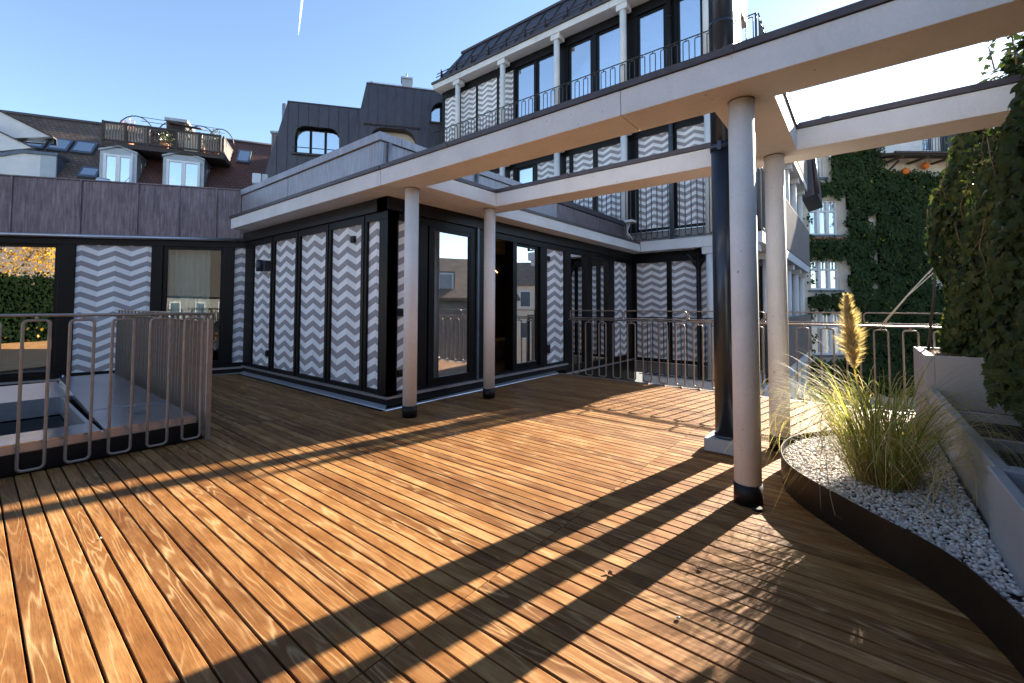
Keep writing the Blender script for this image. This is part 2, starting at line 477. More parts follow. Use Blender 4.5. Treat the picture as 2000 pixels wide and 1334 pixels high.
class MB:
    def __init__(self, fr=None):
        self.v, self.f, self.sm, self.fr = [], [], [], fr or WORLD
    def P(self, *c):
        return self.fr(*c)
    def poly(self, pts, smooth=False):
        i = len(self.v)
        self.v += [self.P(*p) for p in pts]
        self.f.append(tuple(range(i, i + len(pts)))); self.sm.append(smooth)
    def hexa(self, b, t, smooth=False):
        i = len(self.v)
        self.v += [self.P(*p) for p in b] + [self.P(*p) for p in t]
        n = len(b)
        self.f.append(tuple(i + k for k in range(n))[::-1]); self.f.append(tuple(i + n + k for k in range(n)))
        self.sm += [False, False]
        for k in range(n):
            j = (k + 1) % n
            self.f.append((i + k, i + j, i + n + j, i + n + k)); self.sm.append(smooth)
        return self
    def box(self, x0, x1, y0, y1, z0, z1):
        if x0 > x1: x0, x1 = x1, x0
        if y0 > y1: y0, y1 = y1, y0
        return self.hexa([(x0, y0, z0), (x1, y0, z0), (x1, y1, z0), (x0, y1, z0)], [(x0, y0, z1), (x1, y0, z1), (x1, y1, z1), (x0, y1, z1)])
    def prism(self, pts, z0, z1, smooth=False):
        return self.hexa([(p[0], p[1], z0) for p in pts], [(p[0], p[1], z1) for p in pts], smooth)
    def prism_s(self, pts, o0, o1):
        """polygon in (s,z), extruded along o"""
        return self.hexa([(p[0], o0, p[1]) for p in pts], [(p[0], o1, p[1]) for p in pts])
    def prism_x(self, pts, x0, x1):
        """polygon in (y,z), extruded along x"""
        return self.hexa([(x0, p[0], p[1]) for p in pts], [(x1, p[0], p[1]) for p in pts])
    def cyl(self, cx, cy, r, z0, z1, n=24, r1=None):
        r1 = r if r1 is None else r1
        a = [2 * pi * k / n for k in range(n)]
        return self.hexa([(cx + r * cos(t), cy + r * sin(t), z0) for t in a], [(cx + r1 * cos(t), cy + r1 * sin(t), z1) for t in a], True)
    def tube(self, pts, r, n=6, closed=False, r1=None):
        P = [self.P(*p) for p in pts]
        m = len(P)
        i0 = len(self.v)
        nrm = None
        for k in range(m):
            a = P[k - 1] if (k > 0 or closed) else P[k]
            b = P[(k + 1) % m] if (k < m - 1 or closed) else P[k]
            t = (b - a).normalized()
            if nrm is None:
                h = Vector((0, 0, 1)) if abs(t.z) < 0.9 else Vector((1, 0, 0))
                nrm = t.cross(h).normalized()
            else:
                nrm = (nrm - t * nrm.dot(t)).normalized()
            bi = t.cross(nrm)
            rr = r if r1 is None else r + (r1 - r) * k / (m - 1)
            for q in range(n):
                an = 2 * pi * q / n
                self.v.append(P[k] + (nrm * cos(an) + bi * sin(an)) * rr)
        for k in range(m if closed else m - 1):
            k2 = (k + 1) % m
            for q in range(n):
                q2 = (q + 1) % n
                self.f.append((i0 + k * n + q, i0 + k * n + q2, i0 + k2 * n + q2, i0 + k2 * n + q)); self.sm.append(True)
        if not closed:
            self.f.append(tuple(i0 + q for q in range(n))[::-1]); self.f.append(tuple(i0 + (m - 1) * n + q for q in range(n)))
            self.sm += [False, False]
        return self
    def mesh(self, name, off=Vector((0, 0, 0)), fix=True):
        me = bpy.data.meshes.new(name)
        me.from_pydata([v - off for v in self.v], [], self.f)
        me.polygons.foreach_set('use_smooth', self.sm)
        if fix:
            bm = bmesh.new(); bm.from_mesh(me)
            bmesh.ops.recalc_face_normals(bm, faces=bm.faces)
            bm.to_mesh(me); bm.free()
        me.update()
        return me
    def build(self, name, mat, parent=None, bevel=0.0, kind=None, label=None, fix=True):
        off = Vector((0, 0, 0))
        p = parent
        while p is not None:
            off += p.location
            p = p.parent
        me = self.mesh(name, off, fix)
        o = bpy.data.objects.new(name, me)
        me.materials.append(MAT[mat] if isinstance(mat, str) else mat)
        COL.objects.link(o)
        o.parent = parent
        if bevel:
            bm = o.modifiers.new('bevel', 'BEVEL'); bm.width = bevel; bm.segments = 2; bm.limit_method = 'ANGLE'
        if kind: o['kind'] = kind
        if label: o['label'] = label
        return o

def tag(o, label=None, cat=None, group=None, kind=None):
    if label: o['label'] = label
    if cat: o['category'] = cat
    if group: o['group'] = group
    if kind: o['kind'] = kind
    return o

def thing(name, loc, label, cat, group=None):
    o = bpy.data.objects.new(name, None)
    o.location = loc
    o.empty_display_size = 0.2
    COL.objects.link(o)
    return tag(o, label, cat, group)

def inst(me, name, parent, loc, rotz=0.0, scale=None):
    o = bpy.data.objects.new(name, me)
    COL.objects.link(o)
    o.parent = parent
    off = Vector((0, 0, 0))
    p = parent
    while p is not None:
        off += p.location
        p = p.parent
    o.location = Vector(loc) - off
    o.rotation_euler = (0, 0, rotz)
    if scale: o.scale = scale
    return o

def struct(o):
    o['kind'] = 'structure'
    return o

def uvquad(name, fr, pts, uvs, mat, parent, thick=0.0, oax=1):
    """flat sheet with UVs, thickened along the frame's o axis"""
    mb = MB(fr)
    back = [tuple(c - thick if k == oax else c for k, c in enumerate(p)) for p in pts]
    mb.hexa(back, pts)
    o = mb.build(name, mat, parent)
    ul = o.data.uv_layers.new(name='UVMap')
    nn = len(pts)
    for poly in o.data.polygons:
        for li in poly.loop_indices:
            vi = o.data.loops[li].vertex_index % nn
            ul.data[li].uv = uvs[vi]
    return o

def chevron(fr, s0, s1, o, z0, z1, parent, zshift=0.0, name='chevron_panel', centre=None):
    c = (s0 + s1) / 2 if centre is None else centre
    pts = [(s0, o, z0), (s1, o, z0), (s1, o, z1), (s0, o, z1)]
    uvs = [(p[0] - c, p[2] - zshift) for p in pts]
    return uvquad(name, fr, pts, uvs, 'chevron', parent, 0.012)

def pane(fr, s0, s1, o, z0, z1, parent, mat='glass', name='glass_pane'):
    return MB(fr).box(s0, s1, o - 0.008, o, z0, z1).build(name, mat, parent)

def frame_rect(fr, s0, s1, o0, o1, z0, z1, w, parent, name='window_frame', mat='black', wb=None):
    wb = w if wb is None else wb
    mb = MB(fr)
    mb.box(s0, s0 + w, o0, o1, z0, z1); mb.box(s1 - w, s1, o0, o1, z0, z1)
    mb.box(s0 + w, s1 - w, o0, o1 - 0.002, z0, z0 + wb); mb.box(s0 + w, s1 - w, o0, o1 - 0.002, z1 - w, z1)
    return mb.build(name, mat, parent)

def curtain(fr, s0, s1, o, z0, z1, parent, mat='curtain', amp=0.03, per=0.11):
    mb = MB(fr)
    n = max(8, int((s1 - s0) / per * 8))
    pr = []
    for k in range(n + 1):
        s = s0 + (s1 - s0) * k / n
        pr.append((s, o + amp * sin(2 * pi * (s - s0) / per) + 0.4 * amp * sin(7.3 * s + 1)))
    for k in range(n):
        a, b = pr[k], pr[k + 1]
        mb.poly([(a[0], a[1], z0), (b[0], b[1], z0), (b[0], b[1], z1), (a[0], a[1], z1)], True)
    return mb.build('curtain', mat, parent)

def rrect(w, h0, h1, r, n=4):
    """rounded rectangle in (s,z), counter-clockwise"""
    pts = []
    for cx, cz, a0 in ((w / 2 - r, h0 + r, -90), (w / 2 - r, h1 - r, 0), (-w / 2 + r, h1 - r, 90), (-w / 2 + r, h0 + r, 180)):
        for k in range(n + 1):
            a = radians(a0 + 90 * k / n)
            pts.append((cx + r * cos(a), cz + r * sin(a)))
    return pts

def loop_mesh(w, h0, h1, zrail, zbase, axis='x', r=0.0115, flat=False):
    mb = MB()
    pts = rrect(w, h0, h1, 0.03, 3)
    f = (lambda s, z: (s, 0, z)) if axis == 'x' else (lambda s, z: (0, s, z))
    mb.tube([f(*p) for p in pts], r, 6, True)
    mb.tube([f(0, h1), f(0, zrail)], 0.010, 6)
    if zbase is not None:
        mb.tube([f(0, h0), f(0, zbase)], 0.009, 6)
        mb.box(-0.03, 0.03, -0.03, 0.03, zbase - 0.004, zbase + 0.004)
    return mb.mesh('loop')

FA = Frame((0, 0, 0), 0)          # s = X, o = -Y
FB = Frame((0, 0, 0), 90)         # s = Y, o = X
FC = Frame((-9.0, 3.27, 0), 61, 0.030)
ZS = 2.618                        # soffit height

# ------------------------------------------------------------------ ground and deck
struct(MB().box(-3000, 3000, -3000, 3000, -13.0, -12.0).build('ground', 'asphalt'))
deck = bpy.data.objects.new('deck', None); COL.objects.link(deck); struct(deck)
sub = MB()
sub.box(-11.5, 2.6, -9.0, 3.3, -0.30, -0.034)
sub.box(-4.75, 2.6, 3.3, 7.08, -0.30, -0.034)
sub.build('under_deck', 'subfloor', deck)
MB().box(-11.4, 2.5, -9.0, -1.36, -0.034, -0.004).build('rear_decking', 'wood', deck)
PITCH_B, GAP = 0.0803, 0.0088
board_cache = {}
def board(x0, x1, yc):
    ln = round(x1 - x0, 3)
    if ln not in board_cache:
        w, c = (PITCH_B - GAP) / 2, 0.0022
        mb = MB()
        h = ln / 2
        prof = [(-w, -0.026), (w, -0.026), (w, -c), (w - c, 0), (-w + c, 0), (-w, -c)]
        mb.prism_x(prof, -h, h)
        me = mb.mesh('board'); me.materials.append(MAT['wood'])
        board_cache[ln] = me
    o = inst(board_cache[ln], 'board', deck, ((x0 + x1) / 2, yc + random.uniform(-0.0009, 0.0009), random.uniform(-0.0012, 0.0006)))
    return o
k0 = -19
for k in range(k0, 86):
    yc = 0.168 + PITCH_B * (k + 0.5)
    if yc > 7.03: break
    cuts = [-4.86 if yc < 1.47 else (-4.47 if yc > 3.16 else -8.86 - (3.27 - yc) * 0.554)]
    if 1.47 <= yc <= 3.16: cuts.append(-5.05)
    cuts.append(-1.353)
    cuts.append(1.55)
    for a, b in zip(cuts[:-1], cuts[1:]):
        board(a + 0.0022, b - 0.0022, yc)

# ------------------------------------------------------------------ pergola
perg = thing('pergola', (-2.3, 3.85, 0), 'white concrete pergola frame on four round columns over the wooden terrace', 'pergola')
XE = 2.7
def beam(name, x0, x1, y0, y1, z0=ZS, z1=2.80):
    return MB().box(x0, x1, y0, y1, z0, z1).build(name, 'concrete', perg, bevel=0.004)
# front beam in pieces, joints as in the photograph
for a, b in ((-4.195, -1.309), (-1.305, XE)):
    beam('front_beam', a, b, 2.888, 3.25)
for a, b in ((-3.842, -1.10), (-1.096, XE)):
    beam('rear_beam', a, b, 4.487, 4.85)
beam('cross_beam', -4.195, -3.842, 3.252, 4.85, ZS + 0.002)
beam('cross_beam', -0.772, -0.408, 3.252, 4.485, ZS + 0.002)
cp = MB()
cp.box(-4.195, XE, 2.872, 3.262, 2.803, 2.848)
cp.build('coping', 'coping', perg)
MB().box(-4.195, XE, 4.470, 4.862, 2.803, 2.848).build('coping', 'coping', perg)
MB().box(-4.205, -3.826, 3.264, 4.468, 2.803, 2.846).build('coping', 'coping', perg)
MB().box(-0.788, -0.392, 3.264, 4.468, 2.803, 2.846).build('coping', 'coping', perg)
for x in (-2.72, -0.2, 1.6):
    MB().box(x - 0.03, x + 0.03, 4.463, 4.869, 2.80, 2.852).build('coping_joint', 'coping', perg)
    MB().box(x - 0.43, x - 0.37, 2.866, 3.268, 2.80, 2.852).build('coping_joint', 'coping', perg)
for cx, cy in ((-0.593, 3.185), (-4.022, 3.195), (-4.016, 4.550), (-0.586, 4.540)):
    c = MB().cyl(cx, cy, 0.079, 0.02, ZS - 0.001, 40).build('column', 'column', perg)
    MB().cyl(cx, cy, 0.0835, 0.004, 0.13, 40).build('column_sleeve', 'sleeve', c)
    MB().cyl(cx, cy, 0.0815, ZS - 0.008, ZS - 0.002, 40).build('joint_ring', 'twig', c)
MB().box(1.125, 1.14, 4.455, 4.487, 2.60, 2.88).build('joint_pin', 'alu', perg)
bf = MB(); bf.cyl(-0.53, 3.10, 0.03, 0.002, 0.02, 14); bf.build('base_foot', 'sleeve', perg)

# ------------------------------------------------------------------ flue pipe
flue = thing('flue_pipe', (-0.94, 4.235, 0), 'tall dark blue-grey steel flue pipe rising through the pergola from a grey plinth', 'flue')
MB().box(-1.10, -0.78, 4.085, 4.385, 0.003, 0.112).build('plinth', 'plinth', flue, bevel=0.006)
MB().cyl(-0.94, 4.235, 0.100, 0.10, 2.70, 36).build('pipe', 'flue', flue)
MB().cyl(-0.94, 4.235, 0.1025, 2.702, 7.2, 36).build('pipe', 'flue', flue)
MB().cyl(-0.94, 4.235, 0.107, 0.105, 0.14, 36).build('collar', 'flue', flue)
MB().cyl(-0.94, 4.235, 0.108, 2.660, 2.705, 36).build('collar', 'flue', flue)
MB().cyl(-0.94, 4.235, 0.105, 3.80, 3.83, 36).build('collar', 'flue', flue)
br = MB(); br.box(-0.86, -0.772, 4.16, 4.19, 2.665, 2.70); br.box(-0.96, -0.93, 4.115, 4.14, 2.64, 2.72)
br.build('bracket', 'flue', flue)
MB().cyl(-0.94, 4.235, 0.1012, 1.30, 1.303, 36).build('seam', 'flue', flue)
MB().cyl(-0.94, 4.235, 0.1012, 1.55, 1.553, 36).build('seam', 'flue', flue)

# ------------------------------------------------------------------ pavilion (low wing with the zigzag panels)
pav = thing('terrace_pavilion', (-6.7, 6.0, 0), 'low flat-roofed terrace wing with zigzag panels, black frames and glass sliding doors', 'building')
# eaves slab with joints
for a, b in ((-8.68, -5.803), (-5.797, -4.203)):
    MB().box(a, b, 2.888, 4.85, ZS, 2.80).build('eaves_slab', 'concrete', pav, bevel=0.004)
MB().box(-8.68, -4.222, 4.853, 7.78, ZS, 2.80).build('eaves_slab', 'concrete', pav, bevel=0.004)
MB().box(-8.68, -4.222, 7.786, 10.398, ZS, 2.80).build('eaves_slab', 'concrete', pav, bevel=0.004)
MB().box(-8.72, -4.203, 2.868, 4.87, 2.803, 2.848).build('coping', 'coping', pav)
MB().box(-8.72, -4.205, 4.872, 10.36, 2.803, 2.846).build('coping', 'coping', pav)
# zinc upstand and its capping
UPX, UPY = -4.60, 3.155
for a, b in ((-8.96, -7.1), (-7.09, UPX)):
    MB().box(a, b, UPY, UPY + 0.05, 2.85, 3.306).build('upstand_panel', 'zinc', pav)
for a, b in ((3.21, 4.9), (4.91, 7.2)):
    MB().box(UPX - 0.05, UPX, a, b, 2.85, 3.306).build('upstand_panel', 'zinc', pav)
MB().box(UPX - 0.05, UPX, 7.21, 10.36, 2.85, 3.28).build('upstand_panel', 'copper', pav)
MB().box(-8.97, UPX + 0.03, UPY - 0.03, UPY + 0.30, 3.31, 3.416).build('upstand_cap', 'zinc', pav, bevel=0.006)
MB().box(UPX - 0.30, UPX + 0.03, UPY + 0.303, 7.2, 3.31, 3.416).build('upstand_cap', 'zinc', pav, bevel=0.006)
MB().box(UPX - 0.30, UPX + 0.03, 7.203, 10.36, 3.29, 3.40).build('upstand_cap', 'dark_copper', pav, bevel=0.006)
MB().tube([(UPX + 0.03, UPY + 0.12, 3.30), (UPX + 0.03, UPY + 0.12, 2.86)], 0.022, 10).build('overflow_pipe', 'zinc', pav)
MB().tube([(UPX + 0.03, 4.9, 3.30), (UPX + 0.03, 4.9, 2.86)], 0.022, 10).build('overflow_pipe', 'zinc', pav)
MB().box(-8.95, -4.7, 3.3, 10.3, 3.2, 3.26).build('flat_roof', 'grey_metal', pav)
for x in (-8.1, -6.7, -5.35):
    MB().prism([(x - 0.05, 3.14), (x + 0.05, 3.14), (x + 0.02, 2.95), (x - 0.02, 2.95)], 2.849, 2.875).build('coping_clip', 'coping', pav)

def wall_A():
    o = -3.25
    MB(FA).box(-9.02, -4.52, -3.40, -3.212, 2.452, ZS - 0.001).build('head_fascia', 'fascia_black', pav)
    MB(FA).box(-9.0, -4.56, -3.42, o, 2.352, 2.450).build('head_rail', 'black', pav)
    MB(FA).box(-9.0, -4.56, -3.42, o, 0.150, 0.208).build('bottom_rail', 'black', pav)
    spans = [(-8.632, -7.905), (-7.758, -6.996), (-6.844, -6.062), (-5.915, -5.145), (-5.008, -4.672)]
    edges = [-9.0] + [e for s in spans for e in s] + [-4.56]
    for i in range(0, len(edges), 2):
        a, b = edges[i], edges[i + 1]
        MB(FA).box(a, b, -3.42, o, 0.208, 2.352).build('mullion', 'black', pav, bevel=0.006)
        if 0 < i < len(edges) - 2:
            m = (a + b) / 2
            MB(FA).box(m - 0.012, m + 0.012, o + 0.001, o + 0.012, 0.16, 2.44).build('mullion_cover', 'fascia_black', pav)
    for a, b in spans:
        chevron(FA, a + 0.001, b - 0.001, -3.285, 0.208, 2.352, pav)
    MB(FA).box(-8.98, -4.50, -3.42, -3.222, 0.118, 0.150).build('sill', 'alu', pav)
    MB(FA).box(-8.98, -4.52, -3.42, -3.245, 0.03, 0.118).build('plinth', 'fascia_black', pav)
    fl = MB()
    fl.hexa([(-8.95, 3.185, 0.002), (-4.50, 3.185, 0.002), (-4.53, 3.245, 0.002), (-8.95, 3.245, 0.002)],
            [(-8.95, 3.190, 0.012), (-4.505, 3.190, 0.012), (-4.53, 3.243, 0.045), (-8.95, 3.243, 0.045)])
    fl.build('flashing', 'alu', pav)
wall_A()

def wall_B():
    o = -4.56
    MB(FB).box(3.212, 10.80, -4.74, -4.522, 2.452, ZS - 0.001).build('head_fascia', 'fascia_black', pav)
    MB(FB).box(3.252, 10.80, -4.74, o, 2.352, 2.450).build('head_rail', 'black', pav)
    MB(FB).box(3.252, 7.45, -4.74, o, 0.150, 0.19).build('bottom_rail', 'black', pav)
    MB(FB).box(7.45, 10.80, -4.74, o, -0.64, 0.07).build('bottom_rail', 'black', pav)
    posts = [(3.252, 3.405), (3.72, 3.90), (4.74, 5.20), (5.77, 5.88), (6.58, 6.80), (7.42, 7.66), (8.30, 8.56), (9.32, 9.66), (10.41, 10.80)]
    for a, b in posts:
        MB(FB).box(a, b, -4.74, o, 0.19 if b < 7.6 else 0.07, 2.352).build('post', 'black', pav, bevel=0.006)
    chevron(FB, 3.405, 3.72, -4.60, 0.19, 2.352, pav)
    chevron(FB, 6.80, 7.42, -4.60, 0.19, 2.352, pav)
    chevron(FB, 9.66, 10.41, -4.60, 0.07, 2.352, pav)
    # sliding doors
    def door(y0, y1, x, zb=0.155):
        d = frame_rect(FB, y0, y1, x - 0.05, x, zb, 2.40, 0.10, pav, 'sliding_door', 'black', 0.12)
        MB(FB).box(y0 + 0.10, y1 - 0.10, x - 0.032, x - 0.024, zb + 0.12, 2.30).build('glass_pane', 'glass_coated', d)
        return d
    d1 = door(3.93, 4.82, -4.565)
    MB(FB).box(4.86, 4.90, -4.62, -4.53, 0.16, 2.45).build('door_track', 'blue_metal', pav)
    door(5.80, 6.62, -4.60)
    MB(FB).box(5.815, 5.83, -4.59, -4.57, 0.95, 1.12).build('door_handle', 'alu', pav)
    for a, b in ((7.66, 8.30), (8.56, 9.32)):
        pane(FB, a, b, -4.62, 0.07, 2.352, pav, 'glass_coated')
        curtain(FB, a - 0.12, b + 0.12, -4.86, 0.05, 2.40, pav)
    curtain(FB, 6.02, 6.72, -4.86, 0.19, 2.40, pav, 'curtain_w', 0.035, 0.13)
    MB(FB).box(3.225, 7.47, -4.74, -4.51, 0.118, 0.150).build('sill', 'alu', pav)
    MB(FB).box(3.25, 7.47, -4.74, -4.535, 0.03, 0.118).build('plinth', 'fascia_black', pav)
    MB(FB).box(7.472, 10.8, -4.74, -4.52, -0.08, -0.05).build('sill', 'alu', pav)
    fl = MB()
    fl.hexa([(-4.50, 3.185, 0.002), (-4.445, 3.185, 0.002), (-4.445, 7.02, 0.002), (-4.53, 7.02, 0.002)],
            [(-4.505, 3.190, 0.012), (-4.450, 3.190, 0.012), (-4.450, 7.02, 0.012), (-4.53, 7.02, 0.045)])
    fl.build('flashing', 'alu', pav)
    MB(FB).box(7.08, 10.8, -4.74, -4.53, -6.0, -0.64).build('lower_wall', 'concrete', pav)
    # interior
    MB().box(-8.9, -4.75, 3.45, 10.7, -0.06, 0.14).build('room_floor', 'room_floor', pav)
    MB().box(-8.9, -8.8, 3.45, 10.7, 0.14, 2.6).build('room_wall', 'room', pav)
    MB().box(-8.8, -4.75, 10.6, 10.7, 0.14, 2.6).build('room_wall', 'room', pav)
    MB().box(-8.8, -4.75, 3.43, 3.46, 0.14, 2.6).build('room_wall', 'room', pav)
    MB().box(-8.8, -4.76, 3.46, 10.6, 2.45, 2.6).build('room_ceiling', 'room', pav)
    MB().box(-6.5, -6.4, 6.2, 10.6, 0.14, 2.44).build('room_wall', 'room', pav)
wall_B()
pts = [(-6.38, 6.6 + 0.9 * k / 14, 2.30 - 0.28 * (k / 14) ** 2) for k in range(15)]
ls = MB().tube(pts, 0.010, 6).build('light_strip', 'led')
tag(ls, 'thin curved warm light strip glowing inside the open doorway', 'light strip')
ls2 = MB().box(-6.38, -6.365, 7.16, 7.175, 0.95, 1.85).build('light_strip', 'led')
tag(ls2, 'thin upright warm light strip glowing inside the open doorway', 'light strip')
bn = MB(); bn.box(-6.36, -5.8, 6.9, 9.6, 0.42, 0.56); bn.box(-6.3, -5.9, 7.0, 9.5, 0.14, 0.42)
tag(bn.build('bench', 'bench', None, bevel=0.03), 'low beige upholstered bench inside the open doorway', 'bench')

# ------------------------------------------------------------------ left wing
lw = thing('left_wing', FC(-2.4, 0, 0), 'left wing with weathered copper parapet above glass doors and zigzag panels', 'building')
def wall_C():
    joints = [-6.4, -5.6, -4.8, -4.05, -3.30, -2.44, -1.67, -1.07, -0.50, -0.10]
    for a, b in zip(joints[:-1], joints[1:]):
        MB(FC).box(a + 0.004, b - 0.004, -0.05, 0.012, 2.515, 3.425).build('copper_panel', 'copper', lw)
    for j in joints[1:-1]:
        MB(FC).box(j - 0.012, j + 0.012, -0.04, 0.032, 2.513, 3.43).build('seam_batten', 'copper', lw)
    MB(FC).box(-0.096, 0.35, -0.05, 0.010, 3.03, 3.42).build('copper_panel', 'copper', lw)
    MB(FC).box(-0.096, 0.42, -0.05, 0.006, 2.515, 3.025).build('copper_panel', 'copper', lw)
    MB(FC).box(-6.4, 0.35, -0.35, 0.03, 3.43, 3.45).build('parapet_cap', 'copper', lw)
    MB(FC).tube([(-6.4, 0.05, 2.485), (0.04, 0.05, 2.485)], 0.032, 10).build('gutter', 'alu', lw)
    MB(FC).box(-6.4, 0.05, -0.2, 0.0, 2.352, 2.515).build('head_rail', 'black', lw)
    MB(FC).box(-6.4, 0.05, -0.2, 0.0, 0.13, 0.205).build('bottom_rail', 'black', lw)
    MB(FC).box(-6.4, 0.02, -0.2, 0.03, 0.095, 0.128).build('sill', 'alu', lw)
    MB(FC).box(-6.4, 0.02, -0.2, 0.01, 0.0, 0.094).build('plinth', 'fascia_black', lw)
    MB(FC).box(-2.2, 0.0, 0.01, 0.06, 0.0, 0.02).build('flashing', 'alu', lw)
    for a, b in ((-2.70, -2.49), (-1.455, -1.287), (-0.36, -0.197), (0.032, 0.09), (-4.2, -3.95), (-6.4, -6.2)):
        MB(FC).box(a, b, -0.2, 0.0, 0.205, 2.352).build('post', 'black', lw, bevel=0.006)
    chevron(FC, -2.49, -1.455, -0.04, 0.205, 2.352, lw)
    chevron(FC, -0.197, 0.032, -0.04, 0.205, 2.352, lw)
    for a, b, m in ((-3.95, -2.70, 'glass_coated'), (-1.287, -0.36, 'glass'), (-6.2, -4.2, 'glass_coated')):
        d = frame_rect(FC, a, b, -0.09, -0.03, 0.205, 2.352, 0.055, lw, 'glass_door')
        MB(FC).box(a + 0.055, b - 0.055, -0.065, -0.057, 0.26, 2.297).build('glass_pane', m, d)
    MB(FC).tube([(-2.76, 0.0, 1.16), (-2.76, 0.05, 1.16), (-2.86, 0.05, 1.16)], 0.010, 8).build('door_handle', 'black', lw)
    MB(FC).cyl(-2.55, 0.06, 0.014, 0.10, 0.19, 10).build('door_stop', 'alu', lw)
    curtain(FC, -1.45, -0.62, -0.26, 0.14, 2.40, lw, 'curtain_w', 0.025, 0.09)
    MB(FC).box(-3.02, -2.72, -1.3, -1.26, 0.14, 2.45).build('inner_door', 'grey_metal', lw)
    MB(FC).box(-6.4, 0.0, -3.6, -0.2, -0.02, 0.10).build('room_floor', 'room_floor', lw)
    MB(FC).box(-6.4, 0.0, -3.7, -3.6, 0.10, 2.5).build('room_wall', 'room', lw)
    MB(FC).box(-0.02, 0.06, -3.6, -0.21, 0.10, 2.5).build('room_wall', 'room', lw)
    MB(FC).box(-6.5, -6.4, -3.6, -0.2, 0.10, 2.5).build('room_wall', 'room', lw)
    MB(FC).box(-6.4, 0.0, -3.6, -0.21, 2.42, 2.55).build('room_ceiling', 'room', lw)
    MB(FC).box(-6.4, 0.05, -6.0, -0.36, 3.30, 3.36).build('flat_roof', 'grey_metal', lw)
wall_C()

# ------------------------------------------------------------------ lamp and small fittings
wl = thing('wall_lamp', (-8.13, 3.2, 1.95), 'black cylindrical wall lamp on the first zigzag panel', 'wall lamp')
MB().cyl(-8.13, 3.165, 0.052, 1.855, 2.055, 24).build('lamp_body', 'lamp', wl)
MB().box(-8.09, -7.98, 3.20, 3.283, 1.86, 2.04).build('wall_plate', 'lamp', wl)
MB().cyl(-8.13, 3.165, 0.040, 1.852, 1.8545, 24).build('lamp_lens', 'plastic', wl)
def fitting(pts, label):
    (x0, x1, y0, y1, z0, z1) = pts
    t = thing('sensor_box', ((x0 + x1) / 2, (y0 + y1) / 2, z0), label, 'sensor', 'small black wall fittings')
    MB().box(x0, x1, y0, y1, z0, z1).build('housing', 'fascia_black', t, bevel=0.004)
    if y1 - y0 < x1 - x0 + 0.02 and y1 > 3.2 and x0 < -4.7:
        MB().box(x0 + 0.012, x1 - 0.012, y0 - 0.004, y0 - 0.0005, z0 + 0.012, z1 - 0.03).build('cover', 'black', t)
    else:
        MB().box(x1 + 0.0005, x1 + 0.004, y0 + 0.012, y1 - 0.012, z0 + 0.012, z1 - 0.03).build('cover', 'black', t)
fitting((-5.40, -5.315, 3.245, 3.284, 2.115, 2.205), 'small black sensor high on the widest zigzag panel')
fitting((-8.03, -7.945, 3.25, 3.284, 0.385, 0.49), 'small black socket low on the zigzag panel below the wall lamp')
fitting((-4.599, -4.57, 3.43, 3.515, 1.125, 1.225), 'black switch halfway up the zigzag panel behind the left column')
fitting((-4.599, -4.565, 3.44, 3.53, 0.355, 0.445), 'black socket low on the zigzag panel behind the left column')
fitting((-4.599, -4.57, 6.81, 6.92, 2.115, 2.21), 'small black sensor high on the zigzag panel right of the open door')
fitting((-4.599, -4.57, 6.81, 6.92, 0.385, 0.54), 'black socket low on the zigzag panel right of the open door')

# ------------------------------------------------------------------ terrace railing along the deck edge
RY = 7.05
tr = thing('terrace_railing', (-1.6, RY, 0), 'bronze loop railing with raised upper loops along the sunlit far deck edge', 'railing')
lm = loop_mesh(0.135, 0.035, 0.978, 1.02, 0.006, 'x'); lm.materials.append(MAT['bronze'])
for k in range(23):
    x = -4.097 + 0.267 * k
    inst(lm, 'loop', tr, (x, RY, 0))
MB().tube([(-4.26, RY, 1.024), (2.0, RY, 1.024)], 0.0125, 8).build('top_rail', 'bronze', tr)
km = MB().tube([(p[0], 0, p[1]) for p in rrect(1.03, 1.056, 1.188, 0.035, 4)], 0.0105, 6, True).mesh('upper_loop')
km.materials.append(MAT['bronze'])
for k in range(6):
    inst(km, 'upper_loop', tr, (-3.70 + 1.058 * k, RY, 0))
MB().box(-4.45, 2.0, RY - 0.05, RY + 0.03, -0.04, 0.004).build('base_rail', 'bronze', tr)

# ------------------------------------------------------------------ skylight well and its railing on the left
sr = thing('skylight_railing', (-4.82, 0.6, 0), 'bronze loop railing round the skylight at the left edge', 'railing')
LX = -4.80
lmy = loop_mesh(0.138, 0.036, 1.138, 1.172, None, 'y', 0.0115); lmy.materials.append(MAT['bronze'])
for k in range(-8, 5):
    inst(lmy, 'loop', sr, (LX, 0.325 + 0.2485 * k, 0))
MB().tube([(LX, -1.9, 1.176), (LX, 1.475, 1.176)], 0.0125, 8).build('top_rail', 'bronze', sr)
MB().box(-4.83, -4.79, 1.43, 1.47, 0.0, 1.135).build('corner_post', 'bronze', sr)
pmb = MB(); pmb.box(-0.0035, 0.0035, -0.02, 0.02, 0.03, 1.11); pmb.box(0.13, 0.137, -0.02, 0.02, 0.03, 1.11)
pmb.box(-0.0035, 0.137, -0.02, 0.02, 1.10, 1.11); pmb.box(-0.0035, 0.137, -0.02, 0.02, 0.03, 0.04); pmb.box(0.055, 0.075, -0.012, 0.012, 1.11, 1.172)
pme = pmb.mesh('flat_bar_loop'); pme.materials.append(MAT['bronze'])
for k in range(19):
    inst(pme, 'flat_bar_loop', sr, (-5.04 - 0.262 * k, 1.462 + 0.0075 * k, 0))
MB().hexa([(-9.9, 1.575, 1.17), (-4.8, 1.435, 1.17), (-4.8, 1.475, 1.17), (-9.9, 1.615, 1.17)], [(-9.9, 1.575, 1.182), (-4.8, 1.435, 1.182), (-4.8, 1.475, 1.182), (-9.9, 1.615, 1.182)]).build('side_rail', 'bronze', sr)

